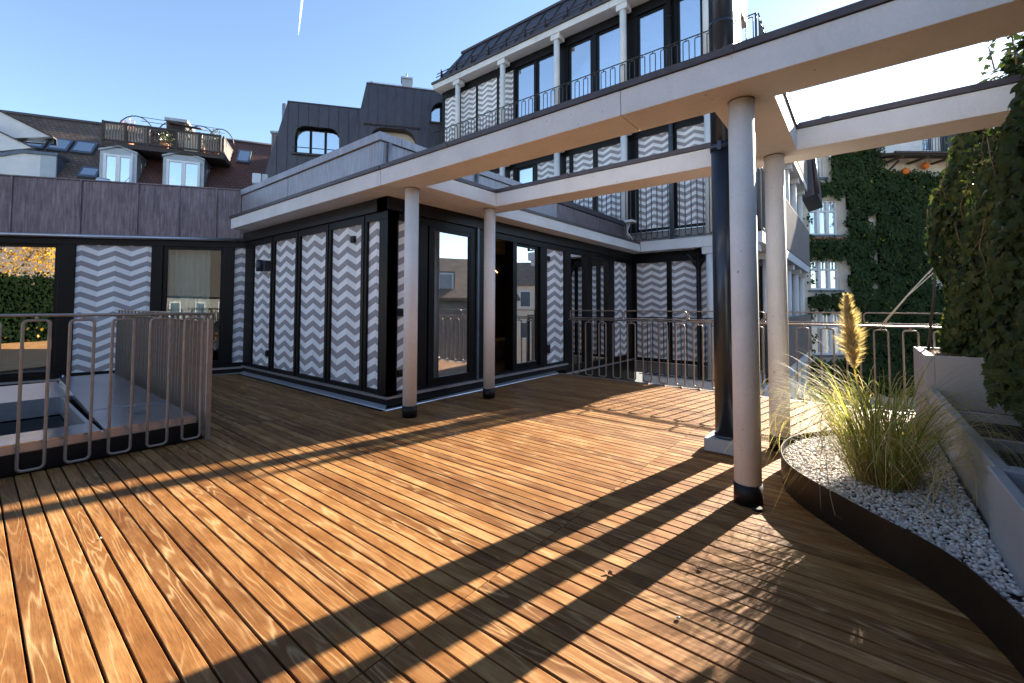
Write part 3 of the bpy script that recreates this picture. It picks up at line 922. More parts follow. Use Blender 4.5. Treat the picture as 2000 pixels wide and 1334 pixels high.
sk = thing('skylight', (-6.2, 0.2, 0), 'metal-clad raised skylight with dark glass and round vent behind the left railing', 'skylight')
w = MB()
w.box(-4.98, -4.88, -1.6, 1.40, 0.003, 0.150)
w.box(-8.9, -4.98, 1.34, 1.42, 0.003, 0.150)
w.build('curb', 'fascia_black', sk)
MB().box(-4.985, -4.895, -1.6, 1.385, 0.152, 0.205).build('curb_edge', 'alu', sk)
t = MB()
t.hexa([(-5.33, -1.6, 0.206), (-4.90, -1.6, 0.206), (-4.90, 0.72, 0.206), (-5.33, 0.72, 0.206)], [(-5.33, -1.6, 0.215), (-4.90, -1.6, 0.222), (-4.90, 0.72, 0.222), (-5.33, 0.72, 0.215)])
t.build('metal_sill', 'steel', sk)
lid = MB()
lid.hexa([(-8.5, 0.80, 0.19), (-4.91, 0.74, 0.206), (-4.91, 1.37, 0.206), (-8.5, 1.37, 0.19)], [(-8.5, 0.80, 0.275), (-4.91, 0.74, 0.228), (-4.91, 1.37, 0.218), (-8.5, 1.37, 0.265)])
ld = lid.build('metal_lid', 'steel', sk)
MB().box(-5.80, -5.79, 0.77, 1.36, 0.235, 0.242).build('lid_seam', 'alu', ld)
MB().cyl(-5.42, 1.06, 0.082, 0.226, 0.236, 28).build('round_vent', 'vent', ld)
g = MB()
g.box(-5.36, -5.33, -1.6, 0.72, 0.02, 0.205); g.box(-7.10, -5.36, 0.69, 0.72, 0.02, 0.205); g.box(-7.13, -7.10, -1.6, 0.72, 0.02, 0.215)
g.build('inner_frame', 'alu', sk)
MB().box(-7.10, -5.36, -1.6, 0.69, 0.0, 0.01).build('glass_pane', 'glass_dark', sk)
MB().box(-8.6, -7.13, -1.6, 0.79, 0.16, 0.21).build('rear_sill', 'alu', sk)
MB().box(-8.7, -5.0, -1.6, 1.34, -0.03, -0.01).build('shaft_floor', 'subfloor', sk)

# ------------------------------------------------------------------ apartment block behind (front parallel to X, side parallel to Y)
ab = thing('apartment_block', (-6.8, 15.5, -12), 'pale apartment block with balconies, zigzag shutters and round columns behind the terrace', 'building')
XL, XR, YF, YB = -11.98, -1.58, 10.40, 20.95
WALL = -10.80
COLX = (-10.80, -8.76, -6.72, -4.68, -2.64)
for lev, z0 in enumerate((-3.90, -0.64, 2.62, 5.88)):
    left = -4.20 if z0 < 1 else (-4.218 if lev == 2 else XL)
    xs = [XR, -6.0, left] if lev == 3 else [XR, left]
    for a, b in zip(xs[1:], xs[:-1]):
        MB().box(a + 0.002, b - 0.002, YF, YB, z0, z0 + 0.24).build('floor_slab', 'concrete', ab, bevel=0.004)
    if lev == 2:
        MB().box(XL, -4.75, YF + 0.02, YB, z0, z0 + 0.24).build('floor_slab', 'concrete', ab)
    top = z0 + 3.26
    # free columns with square caps
    cols = [x for x in COLX if not (lev < 2 and x < -4.3)]
    for x in cols:
        c = MB().cyl(x, 10.52, 0.085, z0 + 0.24, top - 0.16, 24).build('column', 'column', ab)
        MB().box(x - 0.15, x + 0.15, 10.40 + 0.02, 10.70, top - 0.16, top - 0.002).build('column_cap', 'concrete', c, bevel=0.004)
    if lev < 3:
        for k in range(6):
            y = 10.60 + 2.02 * k
            c = MB().cyl(-1.84, y, 0.10, z0 + 0.24, top - 0.16, 24).build('column', 'column', ab)
            MB().box(-2.02, -1.66, y - 0.16, y + 0.16, top - 0.16, top - 0.002).build('column_cap', 'concrete', c, bevel=0.004)
# roof eaves
for a, b in ((XL, -8.80), (-8.794, -5.02), (-5.014, -2.35)):
    MB().box(a, b, YF, 12.5, 9.14, 9.325).build('eaves_slab', 'concrete', ab, bevel=0.004)
MB().box(XL - 0.03, -2.33, YF - 0.05, 12.5, 9.328, 9.40).build('eaves_gutter', 'coping', ab)
MB().hexa([(XL + 0.10, 10.45, 9.40), (-2.4, 10.45, 9.40), (-2.4, 14, 9.40), (XL + 0.10, 14, 9.40)], [(-11.10, 11.05, 10.48), (-2.4, 11.05, 10.48), (-2.4, 14, 10.48), (-11.10, 14, 10.48)]).build('metal_roof', 'dark_copper', ab)
MB().box(-11.15, -2.4, 11.0, 11.10, 10.46, 10.54).build('ridge_rail', 'coping', ab)
for k in range(16):
    x = -11.3 + 0.59 * k
    x0 = max(x, XL + 0.16)
    MB().tube([(x0, 10.44, 9.40), (x + 0.35, 11.03, 10.47)], 0.022, 5).build('roof_seam', 'coping', ab)
sg = thing('snow_guard', (-7, 10.5, 9.4), 'dark tubular snow guard along the metal roof edge of the apartment block', 'snow guard')
for yy, zz in ((10.47, 9.60), (10.52, 9.74)):
    MB().tube([(XL + 0.1, yy, zz), (-2.5, yy, zz)], 0.016, 6).build('guard_rail', 'coping', sg)
bk = MB(); bk.prism_x([(-0.02, 0.0), (0.12, 0.0), (0.05, 0.40), (0.0, 0.42)], -0.012, 0.012)
bkm = bk.mesh('bracket'); bkm.materials.append(MAT['coping'])
for k in range(13):
    inst(bkm, 'bracket', sg, (-11.6 + 0.75 * k, 10.45, 9.40))

def bay_wall(level, s0, s1, items):
    """black framed wall; items = list of (a, b, kind)"""
    z0 = -3.90 + 3.26 * level
    zb, zt = z0 + 0.62, z0 + 3.01
    MB(FA).box(s0, s1, WALL - 0.16, WALL + 0.02, zt, z0 + 3.258).build('head_panel', 'black', ab)
    MB(FA).box(s0, s1, WALL - 0.16, WALL, zb - 0.08, zb).build('bottom_rail', 'black', ab)
    MB(FA).box(s0, s1, WALL - 0.16, WALL - 0.01, z0 + 0.241, zb - 0.082).build('base_panel', 'ribbed', ab)
    MB(FA).box(s0, s1, WALL, WALL + 0.04, zb - 0.10, zb - 0.081).build('sill', 'alu', ab)
    x = s0
    for a, b, kind in items:
        if a - x > 0.005:
            MB(FA).box(x, a, WALL - 0.16, WALL, zb, zt).build('post', 'black', ab)
        if kind == 'c':
            chevron(FA, a, b, WALL - 0.03, zb, zt, ab, zt - 2.37)
        else:
            d = frame_rect(FA, a, b, WALL - 0.09, WALL - 0.03, zb, zt, 0.06, ab, 'balcony_door')
            MB(FA).box(a + 0.06, b - 0.06, WALL - 0.066, WALL - 0.058, zb + 0.06, zt - 0.06).build('glass_pane', 'glass_coated', d)
            if kind == 'g':
                curtain(FA, a + 0.25, b + 0.1, WALL - 0.30, zb, zt, ab, 'curtain_w', 0.03, 0.12)
        x = b
    if s1 - x > 0.005:
        MB(FA).box(x, s1, WALL - 0.16, WALL, zb, zt).build('post', 'black', ab)
bay_wall(1, -4.60, -2.05, [(-4.49, -3.72, 'c'), (-3.60, -3.02, 'c'), (-2.92, -2.50, 'c'), (-2.42, -2.12, 'd')])
bay_wall(2, -11.9, -2.05, [(-11.75, -11.0, 'c'), (-10.85, -9.95, 'c'), (-9.87, -8.90, 'c'), (-8.70, -8.55, 'c'), (-8.40, -7.75, 'g'), (-7.62, -6.86, 'c'), (-6.60, -6.48, 'c'), (-6.36, -5.72, 'c'), (-5.58, -4.82, 'c'), (-4.42, -3.64, 'c'), (-3.44, -2.62, 'c'), (-2.46, -2.12, 'c')])
bay_wall(3, -11.9, -2.35, [(-11.78, -11.05, 'c'), (-10.95, -10.2, 'c'), (-10.12, -9.25, 'c'), (-9.17, -8.55, 'c'), (-8.45, -7.70, 'g'), (-7.64, -6.86, 'g'), (-6.50, -5.74, 'g'), (-5.60, -4.84, 'g'), (-4.42, -3.68, 'g'), (-3.40, -2.80, 'g')])
for lev in (1, 2, 3):
    z0 = -3.90 + 3.26 * lev
    xl = -4.6 if lev == 1 else -11.9
    MB().box(xl, -2.35, 12.6, 12.7, z0 + 0.24, z0 + 3.25).build('room_wall', 'room', ab)
    MB().box(-2.36 if lev == 3 else -2.22, -2.30 if lev == 3 else -2.10, 10.97, 20.6 if lev < 3 else 12.5, z0 + 0.242, z0 + 3.255).build('side_wall', 'fascia_black', ab)
# side windows (seen edge-on), white end pier
for lev in (0, 1, 2):
    z0 = -3.90 + 3.26 * lev
    for k in range(4):
        y = 11.3 + 2.05 * k
        f = frame_rect(FB, y, y + 1.2, -2.10, -2.05, z0 + 0.30, z0 + 3.0, 0.06, ab, 'side_window')
        MB(FB).box(y + 0.06, y + 1.14, -2.085, -2.077, z0 + 0.36, z0 + 2.94).build('glass_pane', 'glass_coated', f)
    MB().box(-2.3, -1.95, 19.6, 20.9, z0 + 0.242, z0 + 3.25).build('end_pier', 'render_cream', ab)
MB().box(-3.4, -2.5, 11.0, 12.4, 6.2, 9.13).build('corner_room', 'fascia_black', ab)
MB().hexa([(XR - 0.2, 20.9, 5.6), (XR + 0.32, 20.9, 5.75), (XR + 0.32, 24, 5.75), (XR - 0.2, 24, 5.6)], [(XR - 0.2, 20.9, 7.3), (XR + 0.22, 20.9, 7.3), (XR + 0.22, 24, 7.3), (XR - 0.2, 24, 7.3)]).build('rear_roof_slope', 'dark_copper', ab)
MB().tube([(XR + 0.32, 20.88, 5.72), (XR + 0.22, 20.88, 7.3)], 0.08, 8).build('rear_roof_edge', 'coping', ab)

# balcony railings, one thing per storey
names = {1: 'dark loop railing of the lower balcony across the light well', 2: 'dark loop railing of the balcony just above the pavilion roof', 3: 'dark loop railing of the top-floor balcony'}
for lev in (1, 2, 3):
    z0 = -3.90 + 3.26 * lev
    t = thing('balcony_railing', (-6, YF, z0 + 0.24), names[lev], 'railing', 'apartment block balcony railings')
    lm2 = loop_mesh(0.135, z0 + 0.28 + 0.02, z0 + 1.59, z0 + 1.64, None, 'x', 0.0115)
    lm2.materials.append(MAT['dark_rail'])
    x1 = -1.62
    n = 39 if lev == 3 else (24 if lev == 2 else 10)
    for k in range(n):
        inst(lm2, 'loop', t, (x1 - 0.12 - 0.264 * k, YF - 0.03, 0))
    xl = x1 - 0.264 * n
    MB().tube([(xl, YF - 0.03, z0 + 1.645), (x1, YF - 0.03, z0 + 1.645)], 0.014, 6).build('top_rail', 'dark_rail', t)
    MB().box(xl, x1, YF - 0.05, YF - 0.012, z0 + 0.27, z0 + 0.285).build('bottom_rail', 'dark_rail', t)
    MB().box(x1 - 0.02, x1 + 0.02, YF - 0.05, YF - 0.01, z0 + 0.27, z0 + 1.65).build('corner_post', 'dark_rail', t)
    lm3 = loop_mesh(0.135, z0 + 0.30, z0 + 1.59, z0 + 1.64, None, 'y', 0.0115)
    lm3.materials.append(MAT['dark_rail'])
    for k in range(9):
        inst(lm3, 'loop', t, (XR, YF + 0.15 + 0.264 * k, 0))
    MB().tube([(XR, YF, z0 + 1.645), (XR, YF + 2.45, z0 + 1.645)], 0.014, 6).build('top_rail', 'dark_rail', t)
    # ribbed sheet balustrade on the side
    if lev < 4:
        rb = MB()
        y, zb, zt = YF + 2.5, z0 + 0.26, z0 + 1.60
        nrib = 96
        pts = []
        for k in range(nrib):
            yy = y + (YB - y) * k / nrib
            dy = (YB - y) / nrib
            pts += [(XR - 0.02, yy), (XR + 0.015, yy + dy * 0.2), (XR + 0.015, yy + dy * 0.5), (XR - 0.02, yy + dy * 0.7)]
        for a, b in zip(pts[:-1], pts[1:]):
            rb.poly([(a[0], a[1], zb), (b[0], b[1], zb), (b[0], b[1], zt), (a[0], a[1], zt)])
        rb.box(XR - 0.035, XR - 0.025, y, YB, zb, zt)
        rb.build('ribbed_balustrade', 'ribbed', t)
        MB().box(XR - 0.03, XR + 0.02, y, YB, zt + 0.002, zt + 0.03).build('balustrade_cap', 'ribbed', t)

# downpipes on the apartment block
dp = thing('rain_downpipe', (-2.91, 10.5, -0.6), 'dark downpipe with two slanting branches under the eaves above the light well', 'downpipe')
MB().tube([(-2.91, 10.58, -0.55), (-2.91, 10.58, 2.61)], 0.05, 14).build('pipe', 'fascia_black', dp)
MB().tube([(-3.23, 10.56, 2.52), (-3.12, 10.56, 2.47), (-2.93, 10.57, 2.18)], 0.04, 12).build('branch', 'fascia_black', dp)
MB().tube([(-2.66, 10.56, 2.50), (-2.74, 10.56, 2.42), (-2.90, 10.57, 2.18)], 0.04, 12).build('branch', 'fascia_black', dp)
for z in (2.14, 1.7, 2.45):
    MB().cyl(-2.91, 10.58, 0.058, z, z + 0.05, 14).build('pipe_collar', 'fascia_black', dp)
dp2 = thing('rain_downpipe', (-3.53, 10.7, 2.9), 'dark straight downpipe between zigzag shutters on the middle floor', 'downpipe')
MB().tube([(-3.54, 10.68, 2.87), (-3.54, 10.68, 5.86)], 0.05, 14).build('pipe', 'blue_metal', dp2)
MB().cyl(-3.54, 10.68, 0.058, 5.4, 5.45, 14).build('pipe_collar', 'blue_metal', dp2)
dp3 = thing('rain_downpipe', (-3.53, 10.7, 6.2), 'dark straight downpipe beside the top-floor window', 'downpipe')
MB().tube([(-3.54, 10.68, 6.13), (-3.54, 10.68, 9.13)], 0.05, 14).build('pipe', 'fascia_black', dp3)
MB().cyl(-3.54, 10.68, 0.058, 8.4, 8.45, 14).build('pipe_collar', 'fascia_black', dp3)
fld = thing('floodlight', (-4.36, 9.9, 3.1), 'small grey floodlight on a bent bracket at the eaves corner', 'floodlight')
MB().box(-4.44, -4.22, 9.95, 10.2, 3.30, 3.36).build('lamp_head', 'plastic', fld, bevel=0.01)
MB().tube([(-4.33, 10.05, 2.85), (-4.37, 9.98, 3.08), (-4.33, 10.05, 3.30)], 0.012, 6).build('bracket', 'plastic', fld)
MB().tube([(-4.37, 9.98, 3.08), (-4.22, 9.95, 2.86)], 0.010, 6).build('stay', 'plastic', fld)

# ------------------------------------------------------------------ planting bed: steel edging, pebbles, pampas grass
rim = [(0.47, 5.02), (0.30, 5.03), (0.05, 4.95), (-0.13, 4.80), (-0.29, 4.60), (-0.42, 4.38), (-0.487, 4.14), (-0.497, 3.90), (-0.47, 3.70), (-0.41, 3.50), (-0.30, 3.31), (-0.12, 3.09), (0.045, 2.905), (0.185, 2.765), (0.295, 2.60), (0.358, 2.43), (0.40, 2.26), (0.425, 2.0), (0.437, 1.6), (0.442, 1.2)]
def spline(pts, n=6):
    out = []
    for i in range(len(pts) - 1):
        p0 = Vector(pts[max(i - 1, 0)]); p1 = Vector(pts[i]); p2 = Vector(pts[i + 1]); p3 = Vector(pts[min(i + 2, len(pts) - 1)])
        for k in range(n):
            t = k / n
            out.append(0.5 * ((2 * p1) + (p2 - p0) * t + (2 * p0 - 5 * p1 + 4 * p2 - p3) * t * t + (3 * p1 - p0 - 3 * p2 + p3) * t ** 3))
    out.append(Vector(pts[-1]))
    return out
rimS = spline(rim, 5)
EH = 0.205
bed = thing('planting_bed', (0.1, 3.6, 0), 'curved dark bronze steel edging of the pebble bed', 'garden bed')
mb = MB()
n = len(rimS)
nor = []
for i in range(n):
    t = (rimS[min(i + 1, n - 1)] - rimS[max(i - 1, 0)]).normalized()
    nor.append(Vector((-t.y, t.x)))
inn = [p + nn * 0.006 for p, nn in zip(rimS, nor)]
for i in range(n - 1):
    a, b, c, d = rimS[i], rimS[i + 1], inn[i + 1], inn[i]
    for q in ([(a, 0.002), (b, 0.002), (b, EH), (a, EH)], [(d, 0.002), (d, EH), (c, EH), (c, 0.002)], [(a, EH), (b, EH), (c, EH), (d, EH)]):
        mb.poly([(p.x, p.y, z) for p, z in q], True)
mb.build('edging', 'edging', bed, fix=False)
mb = MB()
mb.prism([(p.x, p.y) for p in inn] + [(0.46, 1.2), (0.46, 5.02)], 0.01, 0.150)
mb.build('bed_fill', 'soil', bed)

def inside(x, y, poly):
    r = False
    j = len(poly) - 1
    for i in range(len(poly)):
        xi, yi = poly[i]; xj, yj = poly[j]
        if (yi > y) != (yj > y) and x < (xj - xi) * (y - yi) / (yj - yi) + xi:
            r = not r
        j = i
    return r
bedpoly = [(p.x, p.y) for p in inn] + [(0.468, 1.2), (0.468, 5.02)]
rg = random.Random(3)
bm0 = bmesh.new(); bmesh.ops.create_icosphere(bm0, subdivisions=1, radius=1.0)
icoV = [v.co.copy() for v in bm0.verts]; icoF = [tuple(v.index for v in f.verts) for f in bm0.faces]; bm0.free()
V, F = [], []
cnt = 0
while cnt < 10500:
    x, y = rg.uniform(-0.5, 0.468), rg.uniform(1.9, 5.0)
    if not all(inside(x + dx, y + dy, bedpoly) for dx, dy in ((-0.02, 0), (0.02, 0), (0, -0.02), (0, 0.02))): continue
    s = rg.uniform(0.006, 0.0125)
    sx, sy, sz = s * rg.uniform(0.8, 1.5), s * rg.uniform(0.7, 1.1), s * rg.uniform(0.5, 0.9)
    R = Matrix.Rotation(rg.uniform(0, 6.28), 3, 'Z') @ Matrix.Rotation(rg.uniform(-0.6, 0.6), 3, 'X')
    zc = 0.155 + rg.uniform(0, 0.018)
    i0 = len(V)
    for v in icoV:
        j = 1 + 0.22 * (((v.x * 12.9 + v.y * 78.2 + cnt * 3.7) * 43.7) % 1 - 0.5)
        p = R @ Vector((v.x * sx * j, v.y * sy * j, v.z * sz * j))
        V.append((p.x + x, p.y + y, p.z + zc))
    F += [tuple(i0 + k for k in f) for f in icoF]
    cnt += 1
me = bpy.data.meshes.new('gravel'); me.from_pydata(V, [], F); me.polygons.foreach_set('use_smooth', [True] * len(F)); me.materials.append(MAT['pebble'])
gr = bpy.data.objects.new('gravel', me); COL.objects.link(gr)
tag(gr, 'pale grey and pinkish pebbles filling the curved bed', 'gravel', kind='stuff')

# pampas grass
GX, GY, GZ = 0.075, 3.60, 0.16
pg = thing('pampas_grass', (GX, GY, GZ), 'arching pampas grass clump with one feathery tan plume in the pebble bed', 'grass')
def blades(n, seed, l0, l1, t0, t1, w, droop, rad, curl=0.0):
    r = random.Random(seed)
    mb = MB()
    for _ in range(n):
        az = r.uniform(0, 2 * pi)
        rr = rad * math.sqrt(r.random())
        p = Vector((GX + rr * cos(az) , GY + rr * sin(az), GZ + r.uniform(-0.02, 0.03)))
        az += r.gauss(0, 0.45)
        th = radians(r.uniform(t0, t1))
        ln = r.uniform(l0, l1)
        seg = 18
        st = ln / seg
        k = droop * r.uniform(0.6, 1.4)
        wd = w * r.uniform(0.6, 1.2)
        daz = r.gauss(0, curl)
        side = Vector((-sin(az), cos(az), 0))
        pts = []
        for i in range(seg + 1):
            f = i / seg
            pts.append((p.copy(), wd * (0.55 + 0.9 * f) * (1 - f) ** 0.55 + 0.0004, side.copy()))
            d = Vector((sin(th) * cos(az), sin(th) * sin(az), cos(th)))
            p = p + d * st
            th += k * st * (0.12 + 2.6 * f * f)
            th = min(th, 2.55)
            az += daz * st
            side = Vector((-sin(az), cos(az), 0))
            if p.z < GZ + 0.012 and p.x > -0.35: p.z = GZ + 0.012 + r.random() * 0.01
            if p.z < 0.02: p.z = 0.02
        i0 = len(mb.v)
        for q, ww, sd in pts:
            mb.v.append(q - sd * ww / 2); mb.v.append(q + sd * ww / 2)
        for i in range(seg):
            a = i0 + 2 * i
            mb.f.append((a, a + 1, a + 3, a + 2)); mb.sm.append(True)
    return mb
blades(280, 1, 0.66, 1.00, 3, 30, 0.0068, 2.3, 0.15, 0.3).build('green_blades', 'grass_green', pg, kind='stuff', fix=False)
blades(170, 2, 0.55, 0.90, 14, 52, 0.0062, 2.9, 0.16, 0.5).build('green_blades', 'grass_green', pg, kind='stuff', fix=False)
blades(230, 3, 0.75, 1.08, 5, 34, 0.0046, 4.1, 0.14, 0.9).build('straw_blades', 'grass_straw', pg, kind='stuff', fix=False)
blades(170, 4, 0.70, 1.05, 14, 50, 0.0042, 4.8, 0.14, 2.2).build('straw_blades', 'grass_straw', pg, kind='stuff', fix=False)
blades(40, 6, 0.95, 1.3, 8, 45, 0.0038, 4.4, 0.12, 3.0).build('straw_blades', 'grass_straw', pg, kind='stuff', fix=False)
blades(150, 5, 0.14, 0.34, 4, 48, 0.012, 2.2, 0.15, 0.5).build('dead_base_leaves', 'grass_base', pg, kind='stuff', fix=False)
# plume
st0 = Vector((0.03, 3.58, 0.18)); st1 = Vector((-0.045, 3.55, 0.86)); st2 = Vector((-0.075, 3.55, 1.325))
MB().tube([tuple(st0), tuple(st0.lerp(st1, 0.5) + Vector((0.012, 0, 0))), tuple(st1), tuple(st1.lerp(st2, 0.5) + Vector((0.004, 0, 0))), tuple(st2)], 0.0075, 8, r1=0.002).build('plume_stem', 'grass_straw', pg)
r = random.Random(11)
mb = MB()
for _ in range(1900):
    f = r.random() ** 0.9
    c = st1.lerp(st2, f)
    prof = 0.112 * (min(1.0, f / 0.20 + 0.12)) * (1 - f) ** 0.62 + 0.018
    az = r.uniform(0, 2 * pi)
    lump = 0.75 + 0.35 * sin(az * 3 + f * 23) * r.random()
    ln = prof * lump * r.uniform(0.7, 1.25)
    d0 = Vector((cos(az), sin(az), 1.25 + 0.7 * f)).normalized()
    d1 = Vector((cos(az), sin(az), 0.35 + f)).normalized()
    a = c; b = c + d0 * ln * 0.6; e = b + d1 * ln * 0.65
    sd = Vector((r.gauss(0, 1), r.gauss(0, 1), r.gauss(0, 0.4))).normalized() * 0.0021
    i0 = len(mb.v)
    mb.v += [a - sd, a + sd, b + sd * 1.3, b - sd * 1.3, e]
    mb.f += [(i0, i0 + 1, i0 + 2, i0 + 3), (i0 + 3, i0 + 2, i0 + 4)]; mb.sm += [True, True]
mb.build('plume', 'plume', pg, fix=False)

# ------------------------------------------------------------------ concrete planters with the ivy hedge
def trough(label, x0, x1, y0, y1, z0, z1, wall, soil, name='concrete_planter'):
    t = thing(name, ((x0 + x1) / 2, (y0 + y1) / 2, z0), label, 'planter', 'grey concrete planters along the right edge')
    mb = MB()
    mb.box(x0, x0 + wall, y0, y1, z0, z1); mb.box(x1 - wall, x1, y0, y1, z0, z1)
    mb.box(x0 + wall, x1 - wall, y0, y0 + wall, z0, z1 - 0.001); mb.box(x0 + wall, x1 - wall, y1 - wall, y1, z0, z1 - 0.001)
    mb.build('trough', 'planter', t, bevel=0.006)
    MB().box(x0 + wall, x1 - wall, y0 + wall, y1 - wall, z0, soil).build('soil', 'soil', t)
    return t
t1 = trough('long low concrete planter beside the pampas grass', 0.472, 1.25, 3.105, 5.76, 0.003, 0.50, 0.055, 0.33)
for y in (3.9, 4.8):
    MB().box(0.53, 1.19, y, y + 0.05, 0.40, 0.46).build('tie_bar', 'planter', t1)
t2 = trough('nearest concrete planter at the right frame edge beside the pebbles', 0.448, 1.25, -3.0, 3.095, 0.003, 0.50, 0.045, 0.40)  # carried on out of frame under the added hedge stretch
t3 = trough('tall square concrete planter box at the far end of the hedge', 0.456, 1.15, 5.775, 6.98, 0.003, 0.80, 0.07, 0.765)
r = random.Random(5)
mb = MB()
for _ in range(420):
    x, y = r.uniform(0.53, 0.95), r.uniform(5.85, 6.9)
    a = r.uniform(0, 6.28); s = r.uniform(0.012, 0.03)
    d = Vector((cos(a), sin(a), r.uniform(-0.4, 0.4))) * s; e = Vector((-sin(a), cos(a), r.uniform(-0.3, 0.3))) * s * 0.45
    c = Vector((x, y, 0.772 + r.random() * 0.012))
    i0 = len(mb.v); mb.v += [c - d, c - e, c + d, c + e]; mb.f.append((i0, i0 + 1, i0 + 2, i0 + 3)); mb.sm.append(False)
o = mb.build('bark_mulch', 'grass_base', None, fix=False)
tag(o, 'brown bark mulch and dry leaves on top of the square planter box', 'mulch', kind='stuff')

def ivy_leaf_mesh(name, seed):
    r = random.Random(seed)
    out = [(0, -0.5), (0.30, -0.58), (0.62, -0.30), (0.36, -0.05), (0.55, 0.30), (0.20, 0.26), (0.0, 0.85), (-0.20, 0.26), (-0.55, 0.30), (-0.36, -0.05), (-0.62, -0.30), (-0.30, -0.58)]
    v = [(0, -0.1, 0.06)]
    for x, y in out:
        x *= r.uniform(0.85, 1.15); y *= r.uniform(0.9, 1.1)
        v.append((x, y, -0.28 * abs(x) - 0.12 * y * y + r.uniform(-0.03, 0.03)))
    f = [(0, i, i % 12 + 1) for i in range(1, 13)]
    return v, f
LEAF = [ivy_leaf_mesh('l', i) for i in range(4)]
hd = thing('ivy_hedge', (0.95, 5.0, 0.5), 'tall dense ivy hedge growing out of the concrete planters at right', 'hedge')
def hedge_top(y):
    return 2.98 + 0.10 * sin(y * 3.1) + 0.06 * sin(y * 8.7) - 0.75 * max(0, (y - 5.75) / 0.85) ** 1.5
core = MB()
for i in range(-16, 12):  # negative steps: unseen stretch added to block light from the right
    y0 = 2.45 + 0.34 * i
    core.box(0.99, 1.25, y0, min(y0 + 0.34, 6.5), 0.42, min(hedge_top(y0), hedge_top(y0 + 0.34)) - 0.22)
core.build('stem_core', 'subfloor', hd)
r = random.Random(21)
cand = []
def hx(y, z):          # x of the hedge's deck-side face
    return 0.735 + 0.08 * sin(y * 2.3 + z * 1.7) + 0.06 * sin(z * 5.1 + y * 4.0) + 0.10 * max(0, 1.0 - z) * 1.6 + 0.16 * max(0, z - 2.25) - 0.07 * math.exp(-((z - 2.1) / 0.5) ** 2) * (1 if y > 5.9 else 0.3)
while len(cand) < 13000:
    k = r.random()
    y = r.uniform(2.5, 6.62) if r.random() < 0.8 else r.uniform(-3.0, 2.5)  # nearer part is out of frame, added to darken the deck's right corner
    zt = hedge_top(y)
    if k < 0.62:
        z = r.uniform(0.50, zt); x = hx(y, z) + abs(r.gauss(0, 0.05)); nrm = Vector((-0.8, r.gauss(-0.55, 0.5), r.gauss(0.2, 0.4)))
    elif k < 0.80:
        z = r.uniform(0.6, min(zt, hedge_top(6.5))); y = 6.58 + r.gauss(0, 0.05) + 0.09 * sin(z * 4.2); x = r.uniform(hx(6.5, z), 1.28); nrm = Vector((r.gauss(-0.3, 0.4), 1, r.gauss(0.1, 0.4)))
    else:
        x = r.uniform(hx(y, zt), 1.3); z = zt + r.gauss(0, 0.05) - 0.25 * max(0, 0.1 - (x - hx(y, zt))); nrm = Vector((r.gauss(-0.3, 0.4), r.gauss(0, 0.4), 1))
    cand.append((Vector((x, y, z)), nrm, r.uniform(0.034, 0.074)))
# loose shoots at the top
for sx, sy, h in ((0.80, 4.15, 0.40), (0.78, 4.6, 0.16), (0.85, 5.4, 0.14), (0.72, 6.0, 0.16), (0.95, 3.7, 0.2)):
    z0 = hedge_top(sy) - 0.05
    tp = [(sx, sy, z0 - 0.1), (sx - 0.02, sy + 0.02, z0 + h * 0.5), (sx + 0.04, sy + 0.03, z0 + h)]
    MB().tube(tp, 0.005, 5, r1=0.002).build('shoot', 'twig', hd)
    for i in range(int(16 * h / 0.3) + 4):
        f = r.random()
        c = Vector(tp[0]).lerp(Vector(tp[1]), f * 2) if f < 0.5 else Vector(tp[1]).lerp(Vector(tp[2]), f * 2 - 1)
        cand.append((c + Vector((r.gauss(0, 0.025), r.gauss(0, 0.025), 0)), Vector((r.gauss(-0.5, 0.6), r.gauss(-0.3, 0.6), r.gauss(0.2, 0.5))), r.uniform(0.024, 0.04)))
camp = Vector((0, 0, 1.25))
def score(c):
    d = c[0] - camp
    dep = d.dot(fw)
    if dep < 0.3: return 1e9
    px = 991.56 + 852.76 * d.dot(rt) / dep
    if px > 2010: return 1e9
    return dep - c[2] * 40 + max(0, c[0].x - hx(c[0].y, c[0].z)) * 30
order = sorted(range(len(cand)), key=lambda i: score(cand[i]))
big = set(order[:300])
def leaf_basis(nrm, r):
    n_ = nrm.normalized()
    dwn = Vector((r.gauss(0, 0.45), r.gauss(0, 0.45), -1))
    yv = (dwn - n_ * dwn.dot(n_)).normalized()
    xv = yv.cross(n_)
    return Matrix((xv, yv, n_)).transposed()
leafme = []
for v, f in LEAF:
    me = bpy.data.meshes.new('leaf'); me.from_pydata(v, [], f); me.polygons.foreach_set('use_smooth', [True] * 12); me.materials.append(MAT['ivy']); leafme.append(me)
V, F = [], []
for i, (c, nrm, s) in enumerate(cand):
    B = leaf_basis(nrm, r)
    q = i % 4
    if i in big:
        o = inst(leafme[q], 'leaf', hd, c)
        o.rotation_euler = B.to_euler(); o.scale = (s, s, s)
    else:
        i0 = len(V)
        V += [tuple(B @ (Vector(p) * s) + c - hd.location) for p in LEAF[q][0]]
        F += [tuple(i0 + k for k in f) for f in LEAF[q][1]]
me = bpy.data.meshes.new('leaves'); me.from_pydata(V, [], F); me.polygons.foreach_set('use_smooth', [True] * len(F)); me.materials.append(MAT['ivy'])
o = bpy.data.objects.new('leaves', me); COL.objects.link(o); o.parent = hd; o['kind'] = 'stuff'
for k in range(16):
    y, z = r.uniform(3.2, 6.3), r.uniform(0.8, 2.5)
    x = hx(y, z) - 0.01
    MB().tube([(x, y, z), (x - 0.02, y + r.gauss(0, 0.1), z + 0.14), (x, y + r.gauss(0, 0.15), z + 0.3)], 0.003, 4).build('twig', 'twig', hd)

